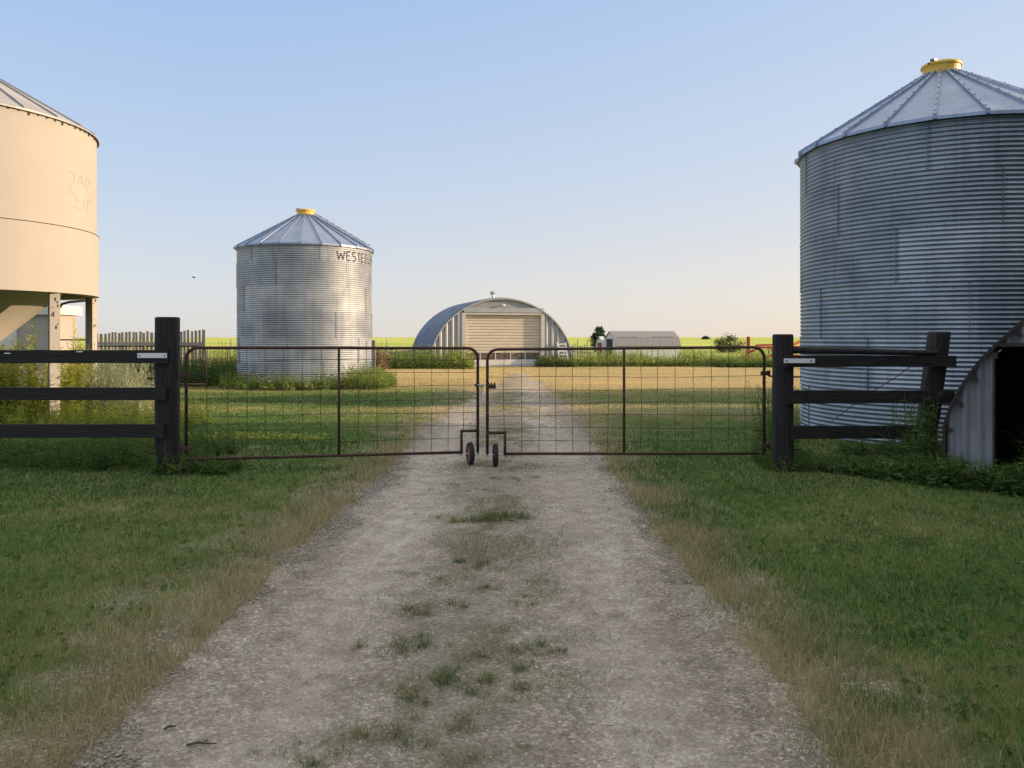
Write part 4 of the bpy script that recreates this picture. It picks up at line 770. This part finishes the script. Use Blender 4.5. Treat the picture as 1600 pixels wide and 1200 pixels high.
# ------------------------------------------------------------------ small arched hut, right
HA = R(35); HRR = 1.80; HF = Vector((4.84, 8.6, 0)); HE = Vector((math.cos(HA), -math.sin(HA), 0)); HD = Vector((math.sin(HA), math.cos(HA), 0)); HL = 2.3
_ps = [(0, -.05), (0, .30), (0, .60), (.06, .82), (.153, 1.03), (.26, 1.22), (.376, 1.39), (.485, 1.51), (.613, 1.65), (.744, 1.784), (.95, 1.94), (1.2, 2.09), (1.5, 2.20), (1.8, 2.24)]
_ps = _ps+[(3.6-a_, b_) for a_, b_ in _ps[:-1][::-1]]; _tt = np.cumsum([0]+[math.dist(_ps[i], _ps[i+1]) for i in range(len(_ps)-1)]); _tt = _tt/_tt[-1]
def hut_arc(t): return np.array([np.interp(t, _tt, [p[0] for p in _ps]), np.interp(t, _tt, [p[1] for p in _ps])])
def hut_off(t, d):            # point moved outward by d
    p0, p1 = hut_arc(max(0, t-.012)), hut_arc(min(1, t+.012)); q = p1-p0; q = q/np.hypot(*q); c_ = hut_arc(t); return float(c_[0]-q[1]*d), float(c_[1]+q[0]*d)
def hut_top(s_): return float(np.interp(s_, [p[0]+i*1e-6 for i, p in enumerate(_ps)], [p[1] for p in _ps]))
def HP(s_, z, d=0): return HF+HE*s_+HD*d+Vector((0, 0, z))
def HS(px): k = (px-800)/F; return (k*HF.y-HF.x)/(HE.x-k*HE.y)
def HZ(px, py): return CZ-(py-HOR)/F*(HF.y+HE.y*HS(px))
hut = thing('arched_hut', HP(HRR, 0, HL/2), 'small rusty edged arched hut with pale corrugated front and black opening, at the right edge', 'hut')
sh = MB(); nA = 120; ro_ = []
for dq in (0, HL/2, HL):
    for k in range(nA+1):
        ro_.append(HP(*hut_off(k/nA, .014*math.cos(k*2*math.pi/4)), dq))
sh.add(ro_, [(i*(nA+1)+k, i*(nA+1)+k+1, (i+1)*(nA+1)+k+1, (i+1)*(nA+1)+k) for i in range(2) for k in range(nA)]); so_ = sh.build('roof', M_rustsheet, hut, recalc=False); m_ = so_.modifiers.new('solid', 'SOLIDIFY'); m_.thickness = .01; m_.offset = 0
rim = MB(); pr = []
for k in range(81):
    for dr_, dy in ((-.02, -.06), (.014, -.06), (.014, .02), (-.02, .02)): pr.append(HP(*hut_off(k/80, dr_), dy))
rim.add(pr, [(k*4+j, k*4+(j+1) % 4, (k+1)*4+(j+1) % 4, (k+1)*4+j) for k in range(80) for j in range(4)]); rim.build('arch_rim', M_rustsheet, hut)
tb_ = MB()
for k in range(3, 58, 3):
    q0, q1 = hut_off(k/60, -.03), hut_off(k/60, -.085); tb_.beam(HP(*q0, -.045), HP(q1[0], q1[1]-.03, -.04), .012, .045)
tb_.build('rim_tabs', M_rustsheet, hut)
OX = HS(1553); OZ = 1.50
def corr_front(x0, x1, zlo, mat, nm):
    mb = MB(); step = .0095; n_ = int((x1-x0)/step); vs = []
    for i in range(n_+1):
        x = x0+(x1-x0)*i/n_; dd = .016*math.cos(2*math.pi*x/.135); zt = hut_top(x)-.03
        lo = zlo+(.03*math.sin(x*19) if zlo < 0 else 0); vs += [HP(x, lo, dd), HP(x, max(lo+.01, zt), dd)]
    mb.add(vs, [(2*i, 2*i+2, 2*i+3, 2*i+1) for i in range(n_)]); return mb.build(nm, mat, hut, smooth=True, recalc=False)
corr_front(.03, OX, -.1, M_hutwall, 'front_panel'); corr_front(2*HRR-OX, 2*HRR-.03, -.1, M_hutwall, 'front_panel')
corr_front(OX+.001, 2*HRR-OX-.001, OZ+.03, M_hutwall, 'gable_panel')
mb = MB(); mb.box(HP(OX, OZ/2), (.022, .05, OZ), rz=-HA); mb.box(HP(2*HRR-OX, OZ/2), (.022, .05, OZ), rz=-HA); mb.box(HP(HRR, OZ+.02, -.02), (2*(HRR-OX)+.02, .07, .04), rz=-HA); mb.build('opening_frame', M_rustsheet, hut)
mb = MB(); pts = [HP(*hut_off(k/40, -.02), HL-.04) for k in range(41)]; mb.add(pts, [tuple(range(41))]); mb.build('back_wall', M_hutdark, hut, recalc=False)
# ------------------------------------------------------------------ arched machine shed
TH = R(16); FX, FY = -.52, 41.7; ct, st_ = math.cos(TH), math.sin(TH)
BW, BH, BL = 4.03, 3.72, 6.6
def FP(u, z, d=0): return Vector((FX+u*ct-d*st_, FY+u*st_+d*ct, z))     # d into the building
def FU(px): k = (px-800)/F; return (k*FY-FX)/(ct-k*st_)
def FZ(px, py): u = FU(px); return CZ-(py-HOR)/F*(FY+u*st_)
ms = thing('machine_shed', (FX, FY, 0), 'arched steel machine shed with a wide tan slatted door', 'shed')
def arch(u): return BH*math.sqrt(max(0, 1-(u/BW)**2))
nA = 120; vs = []
for d_ in np.linspace(-.12, BL, 5):
    for k in range(nA+1):
        a = math.pi*k/nA; vs.append(FP(-BW*math.cos(a), BH*math.sin(a)-.02, d_))
mb = MB(); mb.add(vs, [(i*(nA+1)+k, i*(nA+1)+k+1, (i+1)*(nA+1)+k+1, (i+1)*(nA+1)+k) for i in range(4) for k in range(nA)])
for d_ in np.arange(.25, BL, .6):
    pr = []
    for k in range(61):
        a = math.pi*k/60
        for dr_, dd in ((0, 0), (.045, .05), (.045, .14), (0, .19)): pr.append(FP(-(BW+dr_)*math.cos(a), (BH+dr_)*math.sin(a)-.02, d_+dd))
    mb.add(pr, [(k*4+j, k*4+j+1, (k+1)*4+j+1, (k+1)*4+j) for k in range(60) for j in range(3)])
ro = mb.build('roof', M_barnroof, ms, smooth=False, recalc=False); m_ = ro.modifiers.new('solid', 'SOLIDIFY'); m_.thickness = .03; m_.offset = -1
pr = []; mb = MB()
for k in range(81):
    a = math.pi*k/80
    for dr_, dd in ((-.05, -.16), (.025, -.16), (.025, -.10), (-.05, -.10)): pr.append(FP(-(BW+dr_)*math.cos(a), (BH+dr_)*math.sin(a)-.02, dd))
mb.add(pr, [(k*4+j, k*4+(j+1) % 4, (k+1)*4+(j+1) % 4, (k+1)*4+j) for k in range(80) for j in range(4)]); mb.build('arch_trim', M_siding, ms)
uL, uR = FU(727), FU(844.5); zD = FZ(785, 492); 
def clad(u0, u1, nm):
    mb = MB(); per = .33; cyc = [(0, 0), (.12, 0), (.14, -.09), (.23, -.09), (.33, 0)]; us = []
    k0 = math.floor(u0/per)
    for k in range(k0, int(u1/per)+2):
        for a_, b_ in cyc[:-1]: us.append((k*per+a_, b_))
    us = [q for q in us if u0 <= q[0] <= u1]; us = [(u0, us[0][1])]+us+[(u1, us[-1][1])]; vs = []
    for u, d_ in us: vs += [FP(u, -.1, d_), FP(u, max(.05, arch(u)-.03), d_)]
    mb.add(vs, [(2*i, 2*i+2, 2*i+3, 2*i+1) for i in range(len(us)-1)]); return mb.build(nm, M_siding, ms, recalc=False)
clad(-BW+.04, uL-.30, 'side_wall'); clad(uR+.28, BW-.04, 'side_wall')
mb = MB(); us = np.linspace(FU(724), FU(851), 30); zl = FZ(785, 481.5); vs = []
for u in us: vs += [FP(u, zl-.01, -.02), FP(u, max(zl, arch(u)-.04), -.02)]
mb.add(vs, [(2*i, 2*i+2, 2*i+3, 2*i+1) for i in range(29)]); gp = mb.build('gable_panel', M_gable, ms, recalc=False)
mb = MB()
for px in (775.5, 797): mb.beam(FP(FU(px), zl, -.03), FP(FU(px), arch(FU(px))-.06, -.03), .02, .03)
mb.build('seam', M_siding, gp)
def fbox(mb_, u0, u1, z0, z1, d0, d1): mb_.box(FP((u0+u1)/2, (z0+z1)/2, (d0+d1)/2), (abs(u1-u0), abs(d1-d0), z1-z0), rz=TH)
mb = MB(); fbox(mb, FU(724), FU(848), FZ(785, 488.5), FZ(785, 481), -.14, -.03); mb.build('door_header', M_siding, ms)
M_jamb = pmat('pinkish_white_trim', ((.3, (.50, .47, .47)), (.7, (.60, .57, .57))), 3, rough=.6, bmp=.05)
mb = MB(); fbox(mb, uL-.20, uL, 0, FZ(785, 489), -.12, .20); fbox(mb, uR+.002, uR+.20, 0, FZ(785, 489), -.12, .20); fbox(mb, uL, uR, zD, FZ(785, 489), -.11, .18); mb.build('door_frame', M_jamb, ms)
mb = MB(); fbox(mb, uL-.34, uL-.2, 0, FZ(785, 489), -.06, .02); fbox(mb, uR+.2, uR+.32, 0, FZ(785, 489), -.06, .02); mb.build('corner_trim', M_siding, ms)
dz0, dz1, dz2 = FZ(785, 573), FZ(785, 562), FZ(785, 551.5); dz0 = max(.02, dz0)
dr_o = MB(); nS = 13; vs = []
hs_ = (zD-dz2)/nS
for k in range(nS):
    za, zb_ = dz2+k*hs_, dz2+(k+1)*hs_; vs += [(za, .110), (za+.012, .085), (zb_-.05, .092), (zb_-.012, .13)]
vs.append((zD, .13)); q = []
for z, d_ in vs: q += [FP(uL, z, d_), FP(uR, z, d_)]
dr_o.add(q, [(2*i, 2*i+1, 2*i+3, 2*i+2) for i in range(len(vs)-1)]); door = dr_o.build('door', M_door, ms, recalc=False)
mb = MB(); fbox(mb, uL, uR, dz0, dz1, .09, .12); mb.build('bottom_panel', M_white, door)
mb = MB(); nW = 5
for k in range(nW):
    a0 = uL+(uR-uL)*k/nW; a1 = uL+(uR-uL)*(k+1)/nW; wn = MB(); fbox(wn, a0+.03, a1-.03, dz1, dz2, .11, .13); wn.build('window', M_glass, door)
for k in range(nW+1): a0 = uL+(uR-uL)*k/nW; fbox(mb, max(uL, a0-.03), min(uR, a0+.03), dz1, dz2, .085, .125)
mb.build('window_bars', M_jamb, door)
mb = MB(); c = FP(FU(776), 0, .8); zt = arch(FU(776)); mb.tube([(c.x, c.y, zt-.1), (c.x, c.y, zt+.30)], .07, 10); mb.lathe([(.07, .25), (.15, .28), (.17, .36), (.12, .44), (0, .46)], (c.x, c.y, zt), 12); mb.build('roof_vent', M_zinc, ms)
mb = MB(); c = FP(FU(786), FZ(786, 476.5), -.1); mb.tube([c+Vector((0, .1, 0)), c+Vector((0, -.06, 0))], .03, 8); mb.lathe([(.0, -.02), (.10, -.02), (.13, -.06), (.05, .05), (0, .06)], c+Vector((0, -.1, 0)), 12); mb.build('yard_lamp', M_white, ms)
mb = MB(); mb.add([FP(-BW*math.cos(math.pi*k/40), BH*math.sin(math.pi*k/40)-.04, BL-.05) for k in range(41)], [tuple(range(41))]); mb.build('back_wall', M_siding, ms, recalc=False)
# ladder-like steps and disc by the shed corner
ld = thing('step_ladder', FP(FU(875), 0, -.5), 'pale broad rung ladder leaning on the right end of the arched shed', 'ladder'); u0, u1 = FU(868.5), FU(881.5)
mb = MB(); zt = FZ(875, 535)
for u in (u0, u1): mb.beam(FP(u, 0, -.75), FP(u, zt, -.2), .05, .05)
mb.build('rails', M_white, ld); mb = MB()
for k in range(7): f = (k+.5)/7; mb.box(FP((u0+u1)/2, zt*f, -.75+.55*f), (u1-u0, .05, .085), rz=TH)
mb.build('rungs', M_white, ld)
mb = MB(); c = FP(FU(858.5), FZ(858, 561), -.55); mb.lathe([(0, -.04), (.10, -.05), (.13, -.02), (.13, .02), (.09, .04), (0, .03)], c, 16, axis='Y'); mb.tube([c, (c.x, c.y+.03, 0)], .02, 6); tag(mb.build('round_marker', M_barnred), 'dark red round disc on a stake at the right corner of the arched shed', 'marker')
# ------------------------------------------------------------------ small barns at the back
def gambrel(name, px0, px1, pxr, Y, wid, hgt, wallm, roofm, doorm, label, eave=.55, roofcover=True):
    """gable end faces the camera's left; long side runs to the right"""
    xa, xb = X_(px0, Y), X_(pxr, Y+.6); L_ = xb-xa; root = thing(name, ((xa+xb)/2, Y, 0), label, 'barn'); th = R(4)
    gw = X_(px1, Y)-xa     # projected gable width: the end wall is turned towards us
    # gable end plane from A (back left) to B (front right)
    B_ = Vector((X_(px1, Y), Y, 0)); A_ = Vector((xa, Y+wid*.93, 0)); A_.x = X_(px0, A_.y); e1 = (A_-B_); wd_ = e1.length; e1.normalize(); e2 = Vector((-e1.y, e1.x, 0)); 
    if e2.x < 0: e2 = -e2
    Ln = (X_(pxr, Y)-B_.x)/max(.3, e2.x)
    prof = [(0, 0), (0, hgt*eave), (.14, hgt*.80), (.5, hgt), (.86, hgt*.80), (1, hgt*eave), (1, 0)]
    P = lambda s_, z, t_: B_+e1*(s_*wd_)+e2*t_+Vector((0, 0, z))
    w_ = MB(); w_.add([P(s_, z, 0) for s_, z in prof], [tuple(range(7))]); w_.add([P(s_, z, Ln) for s_, z in prof], [tuple(range(7))])
    for s_ in (0, 1): w_.add([P(s_, 0, 0), P(s_, 0, Ln), P(s_, hgt*eave, Ln), P(s_, hgt*eave, 0)], [(0, 1, 2, 3)])
    wo_ = w_.build('wall', wallm, root, recalc=False)
    rf = MB(); rp_ = [(-.03, hgt*eave-.05), (.135, hgt*.80), (.5, hgt), (.865, hgt*.80), (1.03, hgt*eave-.05)]
    for i in range(4):
        (s0, z0), (s1, z1) = rp_[i], rp_[i+1]
        n_ = 3
        rf.add([P(s0, z0+.025, -.06), P(s0, z0+.025, Ln+.06), P(s1, z1+.025, Ln+.06), P(s1, z1+.025, -.06)], [(0, 1, 2, 3)])
    ro = rf.build('roof', roofm, root, recalc=True); md = ro.modifiers.new('solid', 'SOLIDIFY'); md.thickness = .04; md.offset = 0
    d_ = MB(); q = [P(.27, .0, -.03), P(.73, .0, -.03), P(.73, hgt*.77, -.03), P(.27, hgt*.77, -.03)]; d_.add(q, [(0, 1, 2, 3)]); do = d_.build('door', doorm, root, recalc=False); md = do.modifiers.new('solid', 'SOLIDIFY'); md.thickness = .03
    return root, P, Ln
br, PB, LB = gambrel('small_barn', 944.5, 962, 1067, 47, 2.3, 1.95, M_white, M_shingle, M_navy, 'small white gambrel barn with a long grey shingle roof and dark door')
mb = MB()
for t0, t1 in ((.2, 1.5), (2.5, 3.9)): mb.beam(PB(.138, 1.95*.80+.05, t0), PB(.138, 1.95*.80+.045, t1), .05, .03)
mb.build('curled_shingles', M_navy, br)
gambrel('small_barn', 932, 943, 947, 48.6, 1.2, 1.62, M_white, M_white, M_barnred, 'tiny white peaked shed with a faded red door, left of the white barn', eave=.62)
# old pole fence, wood pile, tarp heap
pf = thing('pole_fence', (X_(905, 45), 45, 0), 'broken grey pole fence between the arched shed and the tiny red door shed', 'fence')
for px in (893, 896, 899, 903, 907, 910, 914, 918):
    mb = MB(); Y = 45+random.uniform(-.4, .4); mb.tube([at(px, 575, Y), at(px+random.uniform(-1, 1), random.uniform(528, 542), Y)], .035, 6); mb.build('post', M_oldwood, pf)
for py in (549, 556): mb = MB(); mb.tube([at(892, py, 44.9), at(930, py+2, 45.3)], .04, 6); mb.build('rail', M_oldwood, pf)
for j, py in enumerate((547, 550.5, 554, 557)):
    for q in range(3):
        mb = MB(); x0 = 586+q*2+random.uniform(-1, 1); mb.beam(at(x0, py, 40+q*.3), at(x0+22+random.uniform(0, 4), py+random.uniform(-.6, .6), 40.2+q*.3), .10, .07); tag(mb.build('plank', M_oldwood), 'weathered plank in the low lumber stack right of the lettered bin', 'plank', 'planks of the lumber stack')
for i in range(16):
    mb = MB(); x0 = 608+random.random()*26; y0 = 549+random.random()*6; Y = 42+random.random(); p = Vector(at(x0, y0, Y)); mb.tube([p, p+Vector((.6+random.random()*.5, random.uniform(-.3, .3), random.uniform(-.12, .15)))], [.06, .04], 6)
    tag(mb.build('log', M_oldwood), 'grey log on the loose wood pile left of the arched shed', 'log', 'logs of the loose pile')
def heap(nm, px0, px1, top, Y, mat, label, cat, seed):
    rs = random.Random(seed); x0, x1 = X_(px0, Y), X_(px1, Y); h = Z_(top, Y); bm = bmesh.new(); bmesh.ops.create_icosphere(bm, subdivisions=4, radius=1)
    for v_ in bm.verts:
        n_ = .25*math.sin(v_.co.x*5+seed)+.18*math.sin(v_.co.y*7+v_.co.z*6)+.1*math.sin(v_.co.x*13+v_.co.z*9); v_.co = v_.co*(1+n_*.5)
        v_.co = Vector((v_.co.x*(x1-x0)/2, v_.co.y*.6, max(-.3, v_.co.z*h)))
    me = bpy.data.meshes.new(nm); bm.to_mesh(me); bm.free(); return tag(link_mesh(nm, me, mat, smooth=True, loc=((x0+x1)/2, Y, 0)), label, cat)
heap('tarp_heap', 1094, 1124, 559, 44.6, M_tarp, 'dark tarp covered heap in the weeds right of the white barn', 'heap', 2)
heap('field_rock', 1123, 1131, 563, 44.4, M_stone, 'tan boulder at the right end of the tarp heap', 'rock', 5)
mb = MB(); mb.tube([at(1097, 566, 44.5), at(1095, 553, 44.5), at(1093.5, 546, 44.5)], [.06, .05, .03], 6); tag(mb.build('stump_post', M_oldwood), 'crooked dark stake standing left of the tarp heap', 'stake')
# red implement
ri = thing('farm_implement', (X_(1200, 43), 43, 0), 'red folded farm implement with upright post and long boom behind the right gate post', 'implement')
mb = MB(); mb.beam(at(1169, 574, 43), at(1169, 526, 43), .15, .15, up=(0, 1, 0)); mb.build('upright', M_red, ri)
mb = MB(); mb.beam(at(1169, 543, 43), at(1262, 542, 43.4), .15, .12); mb.beam(at(1181, 539.5, 43), at(1215, 538.5, 43.2), .1, .1); mb.beam(at(1169, 551, 43), at(1188, 543, 43), .1, .11); mb.beam(at(1205, 543, 43), at(1215, 563, 43.2), .1, .1); mb.beam(at(1220, 545, 43), at(1196, 560, 43.2), .1, .1); mb.beam(at(1196, 556, 43), at(1260, 556, 43.2), .14, .12); mb.build('boom', M_red, ri)
mb = MB(); mb.beam(at(1236, 540, 43.3), at(1262, 528, 43.5), .16, .14); mb.build('arm', M_orange, ri)
mb = MB()
for px in (1200, 1207, 1214, 1222, 1232, 1242): mb.tube([at(px, 544, 43.1), at(px+1, 552, 43.1), at(px-1, 560, 43.1)], .025, 6)
mb.tube([at(1188, 548, 43), at(1190, 555, 43), at(1186, 561, 43), at(1176, 565, 43)], .012, 5); mb.build('tines', M_wire, ri)
for px in (1226,):
    wl = MB(); c = Vector(at(px, 563, 43.2)); wl.lathe([(.10, -.09), (.30, -.10), (.34, -.04), (.34, .04), (.30, .10), (.10, .09)], c, 20, axis='Y'); w2 = wl.build('wheel', M_rubber, ri); wl = MB(); wl.lathe([(0, -.05), (.10, -.05), (.10, .05), (0, .05)], c, 12, axis='Y'); wl.build('rim', M_orange, w2)
# thin field posts
for px, py, lb in ((361, 530, 'thin wire fence post left of the lettered bin, in the yellow field'), (604.5, 530, 'thin wire fence post right of the lettered bin, in the yellow field')):
    mb = MB(); mb.tube([at(px, 551, 70), at(px, py, 70)], .05, 6); tag(mb.build('fence_post', M_oldwood), lb, 'post')
# ------------------------------------------------------------------ trees
def tree(name, x, y, H, rad, label, cat='tree', nclump=60, nleaf=120, ll=.22, seed=1, trunk=True, zlow=.18, group=None, tint0=.45):
    rs = np.random.default_rng(seed); root = thing(name, (x, y, 0), label, cat, group); tk = MB()
    tk.tube([(x, y, -.2), (x+.06*rad, y, H*.25), (x-.05*rad, y+.05, H*.55), (x, y, H*.85)], [H*.035, H*.026, H*.016, H*.005], 8); C_ = []
    for i in range(nclump):
        a = rs.random()*6.28; u = rs.random(); zz = zlow+(1-zlow)*u; rr_ = rad*math.sqrt(max(.04, math.sin(math.pi*min(1, (u*.92+.12)))))*(.35+.65*rs.random())
        c = np.array([x+rr_*math.cos(a), y+rr_*math.sin(a), H*zz]); C_.append(c)
        if i % 3 == 0: tk.tube([(x, y, c[2]*.6), ((x+c[0])/2, (y+c[1])/2, c[2]*.88), tuple(c)], [H*.012, H*.007, H*.003], 5)
    tk.build('trunk', M_bark, root, smooth=True)
    Cc = np.repeat(np.array(C_), nleaf, 0); cs = rad*.30*(.6+.8*rs.random(nclump)); off = rs.normal(size=(len(Cc), 3)); off *= np.repeat(cs, nleaf)[:, None]*.55; off[:, 2] *= .75
    D = rs.normal(size=(len(Cc), 3)); V, Fc, T = leaf_quads(Cc+off, D, ll*(.6+.8*rs.random(len(Cc))), ll*.55*(.6+.8*rs.random(len(Cc))), np.clip(np.repeat(rs.normal(tint0, .2, nclump), nleaf)+rs.normal(0, .12, len(Cc)), 0, 1))
    V = V[:]; V[:, 2] = np.maximum(V[:, 2], .02); me = npmesh('crown', V, Fc, off=(x, y, 0), attrs={'tint': T}); link_mesh('crown', me, M_tree, root)
    return root
tree('leafy_tree', X_(937, 75), 75, Z_(513, 75), .80, 'round leafy tree standing behind the two small barns', nclump=90, nleaf=70, ll=.14, seed=5, zlow=.12)
tree('field_bush', X_(1141, 80), 80, Z_(528, 80), 1.75, 'grey green spreading bush in the field left of the red implement', 'bush', nclump=46, nleaf=70, ll=.14, seed=8, zlow=.1, tint0=.65)
tree('field_bush', X_(1102, 300), 300, 1.5, 1.9, 'tiny dark bush far out in the yellow field', 'bush', nclump=20, nleaf=60, ll=.5, seed=9, zlow=.3, tint0=.4)
TR = [(26, 9.8, 9.6, 2.6), (15, 5.0, 8.0, 3.0), (14, .5, 8.5, 3.2), (16, -4, 9.5, 3.5), (21, 3, 10, 3.2), (12, -9, 9, 3.5), (10.5, -2.5, 9, 2.6), (10.3, 3.2, 8.8, 2.3), (5, -12, 9, 3.8), (31, 23.5, 6.2, 1.9)]
first = None
def copy_tree(src, loc, sc, rot, label):
    c = src.copy(); COL.objects.link(c); c.location = loc; c.scale = (sc, sc, sc*1.0); c.rotation_euler = (0, 0, rot); c['label'] = label
    for h_ in list(src.children):
        d_ = h_.copy(); COL.objects.link(d_); d_.parent = c
    return c
SHELTER = 'shelterbelt trees out of frame to the right'
first = tree('shelterbelt_tree', TR[0][0], TR[0][1], 10, 3.0, 'shelterbelt tree out of frame, nearest the bins', nclump=150, nleaf=260, ll=.30, seed=21, zlow=.06, group=SHELTER)
for i, (x, y, h_, r__) in enumerate(TR[1:]):
    copy_tree(first, (x, y, 0), h_/10, i*1.3+.7, 'shelterbelt tree out of frame, number %s along the row from the bins' % ('two', 'three', 'four', 'five', 'six', 'seven', 'eight', 'nine', 'ten')[i])
# unseen hedge added to shade the strip behind the near bin
x, y = pick(1100, 13.5, 15.0, 15.3, 17.75); plant_patch('shade_hedge', x, y, 2.6+1.3*RNG.random(1100), M_weed, 'unseen hedge added out of frame behind the near bin for its shade', 'hedge', 34, .12, .05, None, rad=.2)
# ------------------------------------------------------------------ bits on the driveway
def twig(px, py, ln, ang, label):
    Y = CZ*F/(py-HOR); X = X_(px, Y); z = float(ground_z(X, Y))+.018; mb = MB(); p = Vector((X, Y, z)); d = Vector((math.cos(ang), math.sin(ang), 0))
    mb.tube([p-d*ln/2, p-d*ln*.1+Vector((0, .004, .006)), p+d*ln*.2+Vector((0, -.003, .003)), p+d*ln/2], [.004, .005, .004, .0015], 6)
    mb.tube([p, p+d*ln*.25+Vector((-.01, .018, .01))], [.003, .001], 5); tag(mb.build('twig', M_bark, smooth=True), label, 'twig')
twig(315, 1163, .115, .1, 'longer dark twig lying on the gravel at the lower left')
twig(266, 1141, .045, .7, 'short curled dark twig above the longer one at the lower left')
# bird in the sky
bx, by, bz = at(303, 434, 60); mb = MB(); mb.tube([(bx-.12, by, bz), (bx-.06, by, bz+.02), (bx+.03, by, bz+.02), (bx+.10, by, bz+.03), (bx+.14, by, bz+.03)], [.01, .035, .045, .028, .006], 8)
mb.add([(bx-.03, by, bz+.03), (bx+.05, by, bz+.03), (bx+.03, by-.20, bz+.10), (bx-.03, by-.34, bz+.06)], [(0, 1, 2, 3)]); mb.add([(bx-.03, by, bz+.03), (bx+.05, by, bz+.03), (bx+.03, by+.20, bz+.10), (bx-.03, by+.34, bz+.06)], [(0, 1, 2, 3)])
tag(mb.build('bird', M_rubber, recalc=False), 'tiny dark bird flying left of the lettered bin', 'bird')
